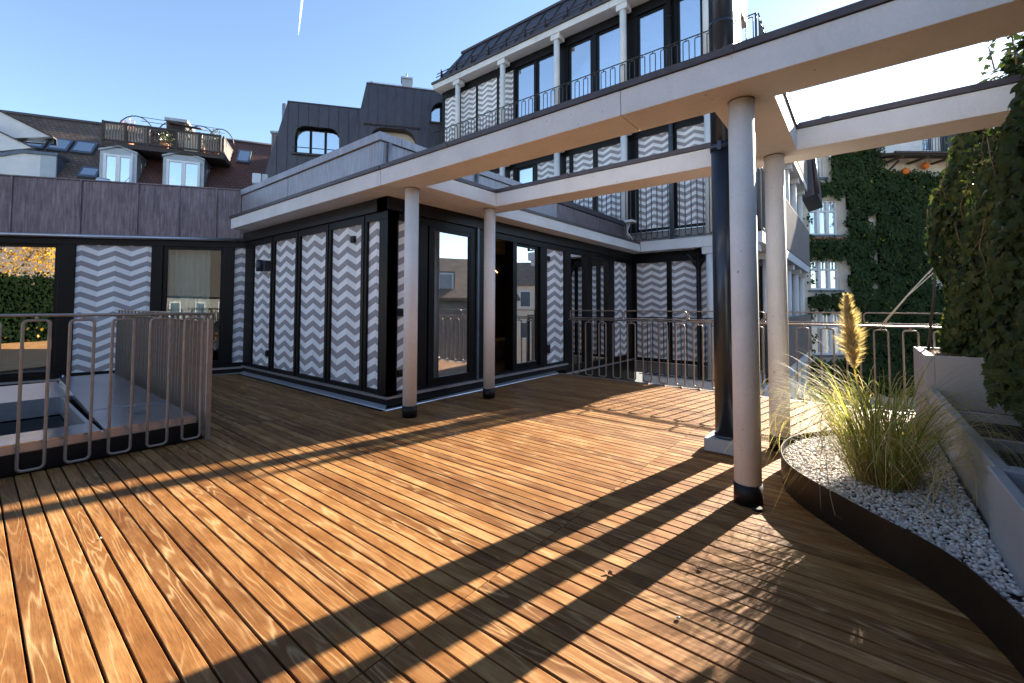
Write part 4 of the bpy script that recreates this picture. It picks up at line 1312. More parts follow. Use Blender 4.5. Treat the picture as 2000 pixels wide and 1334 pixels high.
gp = thing('support_pole', (0.60, 6.88, 0.77), 'thin dark pole standing in the square planter box', 'pole')
MB().tube([(0.575, 6.88, 0.77), (0.64, 6.88, 1.45), (0.69, 6.86, 2.25)], 0.013, 8).build('pole', 'dark_rail', gp)
rp = thing('guy_rope', (0.18, 7.05, 1.03), 'two pale ropes tied from the railing up to the thin pole', 'rope')
MB().tube([(0.17, 7.05, 1.03), (0.42, 6.98, 1.40), (0.675, 6.87, 1.76)], 0.006, 6).build('rope', 'rope', rp)
MB().tube([(0.19, 7.05, 1.03), (0.42, 6.98, 1.39), (0.665, 6.88, 1.68)], 0.006, 6).build('rope', 'rope', rp)
MB().tube([(0.60, 6.9, 1.64), (0.70, 6.84, 1.80), (0.74, 6.8, 1.78)], 0.005, 6).build('rope_end', 'rope', rp)

# dry leaves and bits on the deck
for i, (x, y, a, s, lb) in enumerate(((-0.944, 1.924, 0.4, 0.022, 'curled dry leaf lying between two column shadows'), (-0.629, 2.233, 1.9, 0.020, 'small dry leaf on the sunlit boards right of the column shadow'),
                                    (-3.193, 0.488, 0.2, 0.010, 'tiny pale crumb in a board gap on the sunlit left deck'))):
    mb = MB()
    pts = []
    for k in range(9):
        t = 2 * pi * k / 9
        rad = s * (0.7 + 0.45 * ((k * 7) % 3) / 2)
        pts.append(Vector((x + rad * cos(t + a), y + 0.6 * rad * sin(t + a), 0.004 + s * 0.55 * abs(sin(t * 1.5)))))
    c = Vector((x, y, 0.003))
    i0 = len(mb.v); mb.v += pts + [c]
    for k in range(9):
        mb.f.append((i0 + k, i0 + (k + 1) % 9, i0 + 9)); mb.sm.append(False)
    tag(mb.build('dry_leaf', 'dry' if i < 2 else 'rope', None, fix=False), lb, 'leaf', 'bits on the deck')
V2 = [(-0.599 + v.x * 0.010, 1.831 + v.y * 0.008, 0.007 + v.z * 0.007) for v in icoV]
me = bpy.data.meshes.new('pebble'); me.from_pydata(V2, [], icoF); me.materials.append(MAT['pebble'])
o = bpy.data.objects.new('pebble', me); COL.objects.link(o)
tag(o, 'single grey pebble lying on the sunlit deck boards', 'pebble', 'bits on the deck')

# ------------------------------------------------------------------ creeper-covered house on the right
FI = Frame((0.55, 30, 0), 40)
ih = thing('creeper_house', FI(0, -4, -12), 'old cream house overgrown with dark green creeper beyond the railing', 'building')
def wall_holes(fr, s0, s1, z0, z1, o0, o1, holes, name, mat, parent):
    """wall from boxes around rectangular openings (holes sorted in columns)"""
    ss = sorted({s0, s1, *[h[0] for h in holes], *[h[1] for h in holes]})
    mb = MB(fr)
    for a, b in zip(ss[:-1], ss[1:]):
        hs = sorted([h for h in holes if h[0] <= a + 1e-6 and h[1] >= b - 1e-6], key=lambda h: h[2])
        z = z0
        for h in hs:
            if h[2] > z: mb.box(a, b, o0, o1, z, h[2])
            z = h[3]
        if z1 > z: mb.box(a, b, o0, o1, z, z1)
    return mb.build(name, mat, parent)
IW = [(-3.15, -2.62, 8.15, 9.6), (-3.4, -1.85, 5.10, 6.95), (-3.4, -1.85, 2.2, 3.75), (-3.4, -1.75, -1.2, 0.95)]
wall_holes(FI, -9, 26, -12, 9.3, -0.4, 0, IW, 'wall', 'render_cream', ih)
for (a, b, c, d) in IW:
    w = frame_rect(FI, a, b, -0.22, -0.10, c, d, 0.09, ih, 'window', 'white_paint')
    n = 1 if b - a < 0.8 else 3
    for i in range(1, n):
        s = a + (b - a) * i / n
        MB(FI).box(s - 0.075, s + 0.075, -0.22, -0.06, c + 0.09, d - 0.09).build('mullion', 'white_paint', w)
    zt = c + (d - c) * 0.68
    MB(FI).box(a + 0.09, b - 0.09, -0.20, -0.09, zt - 0.05, zt + 0.05).build('transom', 'white_paint', w)
    for i in range(n):
        s = a + (b - a) * (i + 0.5) / n
        MB(FI).box(s - 0.015, s + 0.015, -0.19, -0.11, zt + 0.05, d - 0.09).build('glazing_bar', 'white_paint', w)
    MB(FI).box(a + 0.09, b - 0.09, -0.17, -0.16, c + 0.09, d - 0.09).build('pane', 'glass_coated', w)
    MB(FI).box(a - 0.15, b + 0.15, -0.05, 0.12, c - 0.12, c - 0.01).build('window_sill', 'blue_metal', ih)
    MB(FI).box(a + 0.05, b - 0.05, -1.2, -1.15, c, d).build('room_wall', 'room', ih)
MB(FI).box(-3.5, -1.6, 0.0, 0.16, 4.80, 4.95).build('cornice', 'terracotta', ih)
# projecting roof over the right part
rf = MB(FI)
rf.hexa([(0.2, 1.2, 8.98), (9, 1.2, 8.98), (9, -0.4, 9.30), (0.2, -0.4, 9.30)], [(0.2, 1.2, 9.10), (9, 1.2, 9.10), (9, -0.4, 9.55), (0.2, -0.4, 9.55)])
rf.build('porch_roof', 'dark_wood', ih)
MB(FI).tube([(0.15, 1.24, 9.10), (9, 1.24, 9.10)], 0.07, 8).build('gutter', 'coping', ih)
for s in (0.6, 1.9, 3.2, 4.5, 5.8):
    MB(FI).box(s, s + 0.12, 0.0, 1.15, 8.88, 8.97).build('rafter', 'dark_wood', ih)
MB(FI).tube([(0.7, 0.05, 8.35), (0.95, 0.6, 8.9)], 0.05, 6).build('brace', 'dark_wood', ih)
wall_holes(FI, 0.35, 26, 9.55, 10.95, -3.0, -0.6, [(3.4, 4.0, 9.9, 10.9)], 'upper_wall', 'render_white', ih)
d_ = frame_rect(FI, 3.4, 4.0, -0.8, -0.7, 9.9, 10.9, 0.08, ih, 'balcony_door', 'blue_metal')
MB(FI).box(3.48, 3.92, -0.76, -0.75, 9.98, 10.82).build('pane', 'glass_coated', d_)
MB(FI).box(0.35, 0.55, -0.58, -0.45, 9.56, 10.9).build('downpipe', 'blue_metal', ih)
MB(FI).box(4.4, 6.0, -0.58, -0.5, 9.6, 10.9).build('shutter', 'fascia_black', ih)
rl = thing('balcony_railing', FI(4.2, -0.2, 9.6), 'thin dark bar railing high on the creeper house balcony', 'railing')
MB(FI).tube([(2.9, -0.1, 10.75), (7, -0.1, 10.75)], 0.03, 6).build('top_rail', 'blue_metal', rl)
MB(FI).tube([(2.9, -0.1, 10.55), (7, -0.1, 10.55)], 0.02, 6).build('mid_rail', 'blue_metal', rl)
bar = MB(FI).tube([(0, -0.1, 9.6), (0, -0.1, 10.75)], 0.016, 5).mesh('bar'); bar.materials.append(MAT['blue_metal'])
for k in range(24):
    inst(bar, 'bar', rl, FI.d * (2.95 + 0.17 * k))
for s, z, lb in ((2.62, 8.72, 'upper orange paper lantern under the porch roof of the creeper house'), (1.55, 8.42, 'lower orange paper lantern half hidden by creeper on the old house')):
    t = thing('paper_lantern', FI(s, 0.3, z), lb, 'lantern', 'orange lanterns')
    c = FI(s, 0.3, z)
    Vv = [tuple(v * 0.17) for v in icoV]
    bm1 = bmesh.new(); bmesh.ops.create_uvsphere(bm1, u_segments=16, v_segments=10, radius=0.18)
    me = bpy.data.meshes.new('globe'); bm1.to_mesh(me); bm1.free(); me.materials.append(MAT['orange'])
    for p in me.polygons: p.use_smooth = True
    inst(me, 'globe', t, c)
    MB().tube([tuple(c + Vector((0, 0, 0.17))), tuple(c + Vector((0, 0, 0.42)))], 0.01, 5).build('cord', 'dark_rail', t)
# creeper foliage
def creeper_ok(s, z):
    e = 0.10 * sin(s * 7) + 0.08 * sin(z * 6.3)
    for (a, b, c, d) in IW:
        if a - 0.12 - e < s < b + 0.30 + e and c - 0.28 < z < d + 0.12 + e: return False
    if s > 0.35 + e and z > 8.42 + e - 0.04 * s: return False
    if 3.0 + e < s < 4.1 and 2.4 + e * 2 < z < 5.2 + e: return False
    if -0.25 < s < 0.05 and ((5.3 < z < 6.1) or (3.6 < z < 4.2) or (1.9 < z < 2.5)): return False
    return True
r = random.Random(31)
mb = MB(); my = MB()
ncl = 0
while ncl < 8200:
    s, z = r.uniform(-3.6, 7.2), r.uniform(-3.2, 10.3)
    if not creeper_ok(s, z): continue
    ncl += 1
    dep = 0.18 + 0.22 * (0.5 + 0.5 * sin(s * 4.3 + 1.3 * sin(z * 2.2))) * (0.5 + 0.5 * sin(z * 5.2 + s)) + r.random() * 0.1
    if z > 9.3 and s < 0.3: dep += 0.1
    for _ in range(6):
        c = FI(s + r.gauss(0, 0.10), dep + r.gauss(0, 0.05), z + r.gauss(0, 0.09))
        n_ = (FI.n + Vector((r.gauss(0, 0.45), r.gauss(0, 0.45), r.gauss(0.35, 0.4))))
        B = leaf_basis(n_, r)
        w = r.uniform(0.06, 0.10)
        tgt = my if r.random() < 0.006 else mb
        i0 = len(tgt.v)
        tgt.v += [B @ Vector(p) * w + c for p in ((0, -0.7, 0), (0.62, -0.15, -0.15), (0.38, 0.5, -0.1), (0, 0.95, -0.2), (-0.38, 0.5, -0.1), (-0.62, -0.15, -0.15))]
        tgt.f += [(i0, i0 + 1, i0 + 2, i0 + 3), (i0, i0 + 3, i0 + 4, i0 + 5)]; tgt.sm += [False, False]
cr = thing('wall_creeper', FI(0, 0.2, -10), 'dark green creeper covering the walls of the old cream house', 'creeper')
mb.build('leaves', 'ivy_far', cr, kind='stuff', fix=False)
my.build('yellow_leaves', 'ivy_yellow', cr, kind='stuff', fix=False)
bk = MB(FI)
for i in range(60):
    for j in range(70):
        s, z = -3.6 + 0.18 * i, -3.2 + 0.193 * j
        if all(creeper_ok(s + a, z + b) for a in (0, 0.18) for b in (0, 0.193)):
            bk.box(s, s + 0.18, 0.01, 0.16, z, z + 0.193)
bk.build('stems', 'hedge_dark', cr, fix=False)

# ------------------------------------------------------------------ dark metal-clad roof blocks behind the pavilion
A53 = radians(53)
n53 = Vector((sin(A53), -cos(A53), 0))
def clad_block(k, smin, smax, ztop, slope_s, slope, zbot, holes, pitch, label, loc_s):
    fr = Frame(-k * n53, 53)
    t = thing('metal_clad_block', fr(loc_s, -1.5, -12), label, 'building')
    def zt(s):
        return ztop if s >= slope_s else ztop - (slope_s - s) / slope
    def hole(s):
        for (a, b, c, d, rad) in holes:
            if a <= s <= b:
                e = min(s - a, b - s)
                zz = d if e >= rad else d - rad + math.sqrt(max(0, rad * rad - (rad - e) ** 2))
                return c, zz
        return None
    s = smin
    edges = []
    while s < smax - 0.02:
        edges.append(s); s += pitch
    edges.append(smax)
    for a, b in zip(edges[:-1], edges[1:]):
        mb, mu = MB(fr), MB(fr)
        cuts = sorted({a + 0.004, b - 0.004, *[a + (b - a) * i / 6 for i in range(1, 6)], *[x for h in holes for x in (h[0], h[1], h[0] + 1e-4, h[1] - 1e-4) if a < x < b]})
        for u, v in zip(cuts[:-1], cuts[1:]):
            m = (u + v) / 2
            hl = hole(m)
            segs = [(zbot, zbot, zt(u), zt(v))]
            if hl:
                hu, hv = hole(u) or hl, hole(v) or hl
                segs = [(zbot, zbot, hu[0], hv[0]), (hu[1], hv[1], zt(u), zt(v))]
            for si, (l0, l1, t0, t1) in enumerate(segs):
                if t0 > l0 + 1e-4 or t1 > l1 + 1e-4:
                    (mu if si else mb).poly([(u, 0, l0), (v, 0, l1), (v, 0, max(t1, l1)), (u, 0, max(t0, l0))])
        if mu.f and hole(a + 0.004) is None or mu.f and hole(b - 0.004) is None:
            mb.v, mb.f, mb.sm = mb.v + mu.v, mb.f + [tuple(i + len(mb.v) for i in f) for f in mu.f], mb.sm + mu.sm
            mu.f = []
        for q in (mb, mu):
            if q.f: q.build('metal_panel', 'dark_copper', t)
        if a > smin and zt(a) > zbot:
            hl = hole(a)
            sm = MB(fr)
            if hl:
                sm.box(a - 0.012, a + 0.012, 0.0, 0.03, zbot, hl[0])
                MB(fr).box(a - 0.012, a + 0.012, 0.0, 0.03, hl[1], zt(a)).build('standing_seam', 'dark_copper', t)
            else:
                sm.box(a - 0.012, a + 0.012, 0.0, 0.03, zbot, zt(a))
            sm.build('standing_seam', 'dark_copper', t)
    # body behind, roof edge
    MB(fr).prism_s([(smin, zbot), (smax, zbot), (smax, ztop - 0.01), (slope_s, ztop - 0.01)] if zt(smin) < ztop else [(smin, zbot), (smax, zbot), (smax, ztop - 0.01), (smin, ztop - 0.01)], -0.50, -5).build('body', 'fascia_black', t)
    MB(fr).box(slope_s, smax, -0.5, 0.03, ztop - 0.012, ztop + 0.03).build('roof_edge', 'coping', t)
    sl = MB(fr)
    sl.poly([(slope_s, 0, ztop), (slope_s, -0.5, ztop), (smin, -0.5, zt(smin)), (smin, 0, zt(smin))]); sl.build('slope_edge', 'dark_copper', t)
    for (a, b, c, d, rad) in holes:
        pts = []
        for i in range(9):
            an = pi - (pi / 2) * i / 8
            pts.append((a + rad + rad * cos(an), d - rad + rad * sin(an)))
        for i in range(9):
            an = pi / 2 - (pi / 2) * i / 8
            pts.append((b - rad + rad * cos(an), d - rad + rad * sin(an)))
        pts = [(a, c)] + pts + [(b, c)]
        rv = MB(fr)
        for p, q in zip(pts, pts[1:] + pts[:1]):
            rv.poly([(p[0], 0.0, p[1]), (q[0], 0.0, q[1]), (q[0], -0.45, q[1]), (p[0], -0.45, p[1])], False)
        rv.build('window_reveal', 'fascia_black', t)
    return fr, t
def round_window(fr, t, a, b, c, d, rad, nm):
    w = MB(fr).box(a - 0.02, b + 0.02, -0.49, -0.47, c - 0.02, d).build('window', 'fascia_black', t)
    n = nm
    for i in range(n):
        u, v = a + (b - a) * i / n + 0.05, a + (b - a) * (i + 1) / n - 0.05
        pts = [(u, c + 0.06), (v, c + 0.06)]
        def hz(s):
            e = min(s - a, b - s)
            return d - 0.08 if e >= rad else d - 0.08 - rad + math.sqrt(max(0, rad * rad - (rad - e) ** 2))
        for j in range(9):
            s = v + (u - v) * j / 8
            pts.append((s, hz(s)))
        MB(fr).prism_s(pts, -0.30, -0.29).build('pane', 'glass_coated', w)
        curtain(fr, u, v, -0.40, c + 0.06, max(hz(u), hz(v)) - 0.02, w, 'curtain_w', 0.02, 0.12)
    for i in range(1, n):
        s = a + (b - a) * i / n
        MB(fr).box(s - 0.045, s + 0.045, -0.34, -0.25, c, d - 0.05).build('mullion', 'black', w)
    return w
fr, t = clad_block(19, -5.62, -1.55, 9.53, -4.47, 0.258, 4.6, [(-4.20, -2.48, 7.44, 8.60, 0.42)], 0.385, 'dark metal-clad roof block with rounded triple window, left of the taller one', -3)
round_window(fr, t, -4.20, -2.48, 7.44, 8.60, 0.42, 3)
MB(fr).box(-4.28, -2.40, 0.0, 0.12, 7.38, 7.43).build('window_sill', 'coping', t)
MB(fr).tube([(-4.25, 0.05, 7.68), (-2.42, 0.05, 7.68)], 0.018, 6).build('window_rail', 'dark_rail', t)
MB(fr).cyl(-4.78, -0.9, 0.12, 8.0, 9.78, 14).build('vent_stack', 'alu', t)
MB(fr).box(-5.35, -5.0, -1.8, -1.2, 6.5, 8.62).build('chimney', 'copper', t)
MB(fr).box(-5.40, -4.95, -1.85, -1.15, 8.62, 8.70).build('chimney_cap', 'grey_metal', t)
MB(fr).box(-4.95, -4.7, -1.7, -1.2, 7.0, 9.05).build('chimney', 'copper', t)
fr, t = clad_block(18, -2.35, 4.3, 10.18, -1.37, 0.20, 4.6, [(-1.22, 0.60, 6.9, 8.45, 0.55), (1.18, 2.95, 8.88, 9.76, 0.50)], 0.352, 'taller dark metal-clad roof block with arched recess and chimney beside the apartment block', 0)
MB(fr).box(-1.25, 0.65, -0.49, -0.46, 6.85, 8.5).build('recess_wall', 'render_cream', t)
round_window(fr, t, 1.18, 2.95, 8.88, 9.76, 0.50, 4)
MB(fr).box(1.10, 3.0, 0.0, 0.10, 8.82, 8.87).build('window_sill', 'coping', t)
MB(fr).tube([(-1.48, 0.08, 8.53), (0.78, 0.08, 8.53)], 0.02, 6).build('snow_rail', 'coping', t)
for i in range(12):
    MB(fr).box(-1.42 + 0.19 * i, -1.37 + 0.19 * i, 0.0, 0.08, 8.49, 8.56).build('rail_clip', 'coping', t)
MB(fr).box(0.0, 0.42, -1.2, -0.75, 10.1, 10.95).build('chimney', 'grey_metal', t)
MB(fr).box(-0.04, 0.46, -1.25, -0.70, 10.95, 11.02).build('chimney_cap', 'alu', t)
MB(fr).tube([(0.2, -1.0, 11.0), (0.2, -1.0, 11.3)], 0.03, 8).build('chimney_pipe', 'alu', t)
MB(fr).tube([(-1.3, -0.1, 10.30), (2.6, -0.1, 10.30)], 0.014, 5).build('lightning_rod', 'alu', t)
MB(fr).cyl(-1.18, -0.2, 0.05, 10.15, 10.36, 8).build('vent_stub', 'alu', t)

# ------------------------------------------------------------------ red-tiled house with dormers and roof garden
A61 = radians(61)
n61 = Vector((sin(A61), -cos(A61), 0))
FT = Frame(-22 * n61, 61)
th = thing('tiled_house', FT(-6.5, -2, -12), 'red-tiled house with two grey dormers and a roof garden', 'building')
def roofz(o): return 6.15 - 1.26 * o
def tiled(name, s0, s1, o0, o1, mat, parent):
    pts = [(s0, o0, roofz(o0)), (s1, o0, roofz(o0)), (s1, o1, roofz(o1)), (s0, o1, roofz(o1))]
    sl = math.hypot(o1 - o0, roofz(o1) - roofz(o0))
    o = uvquad(name, FT, pts, [(s0, 0), (s1, 0), (s1, sl), (s0, sl)], mat, parent, 0.0)
    return o
def slab_roof(name, s0, s1, o0, o1, mat):
    pts = [(s0, o0, roofz(o0)), (s1, o0, roofz(o0)), (s1, o1, roofz(o1)), (s0, o1, roofz(o1))]
    mb = MB(FT); mb.hexa([(p[0], p[1], p[2] - 0.2) for p in pts], pts)
    o = mb.build(name, mat, th)
    ul = o.data.uv_layers.new(name='UVMap')
    sl = math.hypot(o1 - o0, roofz(o1) - roofz(o0))
    uvs = [(s0, 0), (s1, 0), (s1, sl), (s0, sl)]
    for poly in o.data.polygons:
        for li in poly.loop_indices:
            ul.data[li].uv = uvs[o.data.loops[li].vertex_index % 4]
    return o
slab_roof('tiled_roof', -8.75, -1.0, 1.5, -2.50, 'tile_red')
slab_roof('tiled_roof', -16, -8.75, 1.5, -2.50, 'tile_brown')
MB(FT).tube([(-16, -2.5, 9.32), (-1.0, -2.5, 9.32)], 0.08, 8).build('ridge', 'dark_copper', th)
MB(FT).box(-16, -1.0, -6, 1.4, -12, 4.2).build('wall', 'render_cream', th)
MB(FT).box(-16, -1.0, -5.5, -2.4, 4.2, 9.0).build('rear_body', 'render_cream', th)
def dormer(s0, s1, z0, z1, zp):
    m = (s0 + s1) / 2
    d = MB(FT).prism_s([(s0, z0 - 0.4), (s1, z0 - 0.4), (s1, z1), (m, zp), (s0, z1)], -0.02, -2.0).build('dormer', 'grey_metal', th)
    MB(FT).prism_s([(s0 - 0.03, z1 - 0.02), (s0 - 0.03, z1 + 0.05), (m, zp + 0.06), (s1 + 0.03, z1 + 0.05), (s1 + 0.03, z1 - 0.02), (m, zp)], 0.05, -2.0).build('dormer_roof', 'grey_metal', d)
    a, b = s0 + 0.13, s1 - 0.13
    f = frame_rect(FT, a, b, -0.06, 0.03, z0, z1 - 0.10, 0.085, d, 'window_frame', 'white_paint') if False else None
    mb = MB(FT)
    mb.box(a, a + 0.09, -0.019, 0.04, z0, z1 - 0.12); mb.box(b - 0.09, b, -0.019, 0.04, z0, z1 - 0.12)
    mb.box(a + 0.09, b - 0.09, -0.019, 0.038, z0, z0 + 0.10); mb.box(a + 0.09, b - 0.09, -0.019, 0.038, z1 - 0.21, z1 - 0.12); mb.box(m - 0.07, m + 0.07, -0.019, 0.036, z0 + 0.10, z1 - 0.21)
    mb.build('window_frame', 'white_paint', d)
    for u, v in ((a + 0.09, m - 0.07), (m + 0.07, b - 0.09)):
        MB(FT).box(u, v, -0.018, 0.0, z0 + 0.10, z1 - 0.21).build('pane', 'glass_coated', d)
        MB(FT).box(u, v, -0.0195, -0.0185, z0 + 0.10, z1 - 0.21).build('blind', 'curtain_w', d)
    for q in (0.45, 0.85):
        MB(FT).tube([(s1 + 0.01, -q, z0 + 0.3 + q * 0.9), (s1 + 0.01, -q, z1 - 0.05)], 0.02, 5).build('seam', 'alu', d)
dormer(-8.66, -7.47, 6.05, 7.45, 7.66)
dormer(-6.60, -5.16, 6.10, 7.48, 7.74)
# roof garden
rg_ = thing('roof_garden', FT(-6.5, -1.2, 7.3), 'wooden roof garden with picket railing and metal arches on the tiled roof', 'roof terrace')
MB(FT).box(-8.62, -4.42, -3.0, 0.05, 7.62, 7.80).build('platform', 'dark_wood', rg_)
for s in (-8.58, -7.85, -7.12, -6.15, -5.35, -4.60):
    MB(FT).box(s - 0.04, s + 0.04, -0.05, 0.05, 7.80, 8.66).build('post', 'dark_wood', rg_)
MB(FT).box(-8.62, -4.56, -0.04, 0.04, 8.58, 8.65).build('handrail', 'dark_wood', rg_)
MB(FT).box(-8.62, -4.56, -0.03, 0.03, 7.86, 7.93).build('bottom_rail', 'dark_wood', rg_)
pk = MB(FT).box(-0.028, 0.028, -0.015, 0.015, 7.90, 8.58).mesh('picket'); pk.materials.append(MAT['grey_wood'])
for k in range(42):
    s = -8.50 + 0.094 * k
    if -7.08 < s < -6.22: continue
    inst(pk, 'picket', rg_, FT.d * s)
pk2 = MB(FT)
for k in range(14):
    pk2.box(-4.50, -4.47, -0.2 - 0.17 * k, -0.1 - 0.17 * k, 7.90, 8.58)
pk2.build('side_pickets', 'grey_wood', rg_)
MB(FT).box(-4.52, -4.46, -2.6, -0.05, 8.58, 8.65).build('side_handrail', 'dark_wood', rg_)
MB(FT).box(-4.53, -4.44, -2.6, -0.05, 7.60, 7.88).build('side_fascia', 'dark_wood', rg_)
for s, w_, zp in ((-7.75, 0.62, 9.22), (-6.45, 0.58, 9.18), (-5.45, 0.56, 9.16), (-4.70, 0.50, 9.14)):
    pts = []
    for i in range(13):
        a = pi * i / 12
        pts.append((s + w_ * cos(a), -0.6, 8.45 + (zp - 8.45) * sin(a)))
    MB(FT).tube(pts, 0.022, 6).build('arch', 'dark_rail', rg_)
for q in (-0.60, -1.1):
    MB(FT).tube([(-7.75, q, 9.21), (-4.65, q, 9.14)], 0.014, 5).build('arch_rod', 'dark_rail', rg_)
gs = thing('garden_shed', FT(-6.6, -1.6, 7.8), 'small dark shed with a brown awning on the roof garden', 'shed')
MB(FT).box(-7.0, -6.3, -2.6, -1.6, 7.8, 9.55).build('walls', 'dark_wood', gs)
MB(FT).box(-7.05, -6.2, -2.7, -1.5, 9.55, 9.68).build('roof', 'grey_metal', gs)
MB(FT).hexa([(-6.85, -1.5, 9.32), (-5.45, -1.3, 9.22), (-5.45, -0.5, 9.0), (-6.6, -0.5, 9.1)], [(-6.85, -1.5, 9.36), (-5.45, -1.3, 9.26), (-5.45, -0.5, 9.04), (-6.6, -0.5, 9.14)]).build('awning', 'dark_wood', gs)
MB(FT).box(-6.25, -5.6, -1.5, -1.45, 7.8, 9.1).build('wall_screen', 'render_cream', gs)
for i, (s, o_, z, rad, m_, lb) in enumerate(((-8.0, -0.7, 8.75, 0.34, 'red_leaf', 'red-leaved potted shrub under the left arch of the roof garden'), (-6.65, -0.25, 8.3, 0.36, 'pot_green', 'leafy green pots in the picket gap of the roof garden'),
                                          (-4.9, -0.5, 8.75, 0.3, 'pot_green', 'thin climber on the right arch of the roof garden'), (-5.3, -0.3, 8.35, 0.26, 'pot_green', 'green potted plant behind the right pickets of the roof garden'))):
    t = thing('potted_plant', FT(s, o_, 7.8), lb, 'plant', 'roof garden plants')
    MB(FT).cyl(s, o_, 0.13, 7.80, 8.08, 12, 0.17).build('pot', 'terracotta', t)
    mb = MB()
    rr = random.Random(60 + i)
    for _ in range(150):
        d = Vector((rr.gauss(0, 1), rr.gauss(0, 1), rr.gauss(0, 1.1))); d = d.normalized() * rad * rr.random() ** 0.5
        c = FT(s, o_, z) + d
        B = leaf_basis(Vector((rr.gauss(0, 1), rr.gauss(0, 1), rr.gauss(0.3, 1))), rr)
        w = rr.uniform(0.03, 0.055)
        i0 = len(mb.v); mb.v += [B @ Vector(p) * w + c for p in ((0, -1, 0), (0.5, 0, -0.1), (0, 1, 0), (-0.5, 0, -0.1))]; mb.f.append((i0, i0 + 1, i0 + 2, i0 + 3)); mb.sm.append(False)
    mb.build('leaves', m_, t, fix=False)
    MB(FT).tube([(s, o_, 8.05), (s + 0.03, o_, z)], 0.012, 5).build('stem', 'twig', t)
# rooflights
def rooflight(s0, s1, o0, o1, label):
    t = thing('rooflight', FT(s0, o0, roofz(o0)), label, 'skylight', 'rooflights in the tiled roof')
    def P(s, o, e): return (s, o + e * 0.78, roofz(o) + e * 0.62)
    mb = MB(FT)
    mb.hexa([P(s0, o0, 0.02), P(s1, o0, 0.02), P(s1, o1, 0.02), P(s0, o1, 0.02)], [P(s0, o0, 0.10), P(s1, o0, 0.10), P(s1, o1, 0.10), P(s0, o1, 0.10)])
    mb.build('rooflight_frame', 'blue_metal', t)
    w = 0.07
    mb = MB(FT)
    q = [P(s0 + w, o0 - w, 0.102), P(s1 - w, o0 - w, 0.102), P(s1 - w, o1 + w, 0.102), P(s0 + w, o1 + w, 0.102)]
    mb.hexa(q, [(a, b + 0.006, c + 0.005) for a, b, c in q]); mb.build('rooflight_pane', 'glass_coated', t)
rooflight(-11.5, -10.85, -1.05, -1.55, 'leftmost of three pale rooflights in the brown roof')
rooflight(-10.75, -10.10, -1.05, -1.55, 'middle of three pale rooflights in the brown roof')
rooflight(-10.0, -9.30, -1.05, -1.55, 'rightmost of three pale rooflights in the brown roof')
rooflight(-9.35, -8.75, -0.1, -0.5, 'low rooflight left of the first grey dormer')
rooflight(-4.25, -3.7, -1.4, -2.0, 'rooflight right of the roof garden in the red tiles')
# boxy pale dormer house part at far left
ld = thing('box_dormer', FT(-10.8, -1, 4), 'large pale box dormer with blue-grey metal cheek at far left', 'dormer')
MB(FT).prism_s([(-13.5, 4.5), (-10.42, 4.5), (-10.42, 7.02), (-10.95, 7.0), (-13.5, 6.1)], 0.0, -3.2).build('front_wall', 'render_white', ld)
MB(FT).box(-10.42, -9.96, -3.2, 0.01, 4.5, 7.02).build('corner_panel', 'grey_metal', ld)
MB(FT).box(-9.96, -9.93, -3.4, 0.0, 4.5, 7.03).build('cheek', 'blue_metal', ld)
for k in range(7):
    MB(FT).box(-9.93, -9.91, -0.45 - 0.45 * k, -0.42 - 0.45 * k, 4.5, 7.03).build('cheek_seam', 'blue_metal', ld)
MB(FT).prism_s([(-13.5, 6.1), (-10.95, 7.0), (-9.9, 7.03), (-9.9, 7.14), (-10.97, 7.12), (-13.5, 6.22)], 0.06, -3.3).build('roof_edge', 'blue_metal', ld)
for (s0, z0, s1, z1, zl, lb) in ((-13.2, 9.35, -10.72, 8.12, 7.6, 'upper white wedge-shaped dormer cheek at the left frame edge'), (-13.2, 8.5, -10.85, 7.35, 6.7, 'lower white wedge-shaped dormer cheek at the left frame edge')):
    t = thing('wedge_dormer', FT(s0, -1, zl), lb, 'dormer')
    oo = -1.2 if zl > 7 else -0.35
    MB(FT).prism_s([(s0, zl), (s1, z1), (s0, z0)], oo, oo - 0.6).build('cheek_wall', 'render_white', t)
    MB(FT).prism_s([(s0, z0), (s1 + 0.1, z1 - 0.05), (s1 + 0.1, z1 + 0.0), (s0, z0 + 0.05)], oo + 0.05, oo - 0.7).build('roof_edge', 'dark_wood', t)
# things on the left wing's roof
cw = thing('vent_cowl', FC(-2.62, -1.2, 3.36), 'white conical vent cowl on the left wing roof', 'vent')
MB(FC).cyl(-2.62, -1.2, 0.23, 3.60, 3.75, 20, 0.10).build('cowl', 'white_paint', cw)
MB(FC).cyl(-2.62, -1.2, 0.09, 3.34, 3.60, 14).build('neck', 'alu', cw)
MB(FC).cyl(-2.62, -1.2, 0.10, 3.752, 3.775, 14).build('cap', 'alu', cw)
an = thing('antenna_rod', FC(-2.12, -1.0, 3.36), 'thin white rod with angled stays on the left wing roof', 'antenna')
MB(FC).tube([(-2.12, -1.0, 3.36), (-2.12, -1.0, 4.27)], 0.014, 6).build('rod', 'white_paint', an)
MB(FC).tube([(-2.45, -1.0, 3.40), (-2.14, -1.0, 3.80)], 0.008, 5).build('stay', 'white_paint', an)
MB(FC).tube([(-2.35, -1.0, 3.40), (-2.14, -1.0, 3.72)], 0.008, 5).build('stay', 'white_paint', an)
wb = thing('equipment_box', FC(-0.08, -1.5, 3.36), 'small white equipment box on the roof corner by the parapet', 'equipment box')
MB(FC).box(-0.17, 0.0, -1.6, -1.5, 3.97, 4.20).build('housing', 'white_paint', wb, bevel=0.02)
MB(FC).box(0.01, 0.13, -1.62, -1.52, 3.98, 4.20).build('sensor', 'plastic', wb, bevel=0.02)
MB(FC).tube([(-0.05, -1.55, 3.3), (-0.05, -1.55, 3.98)], 0.02, 6).build('stand', 'alu', wb)

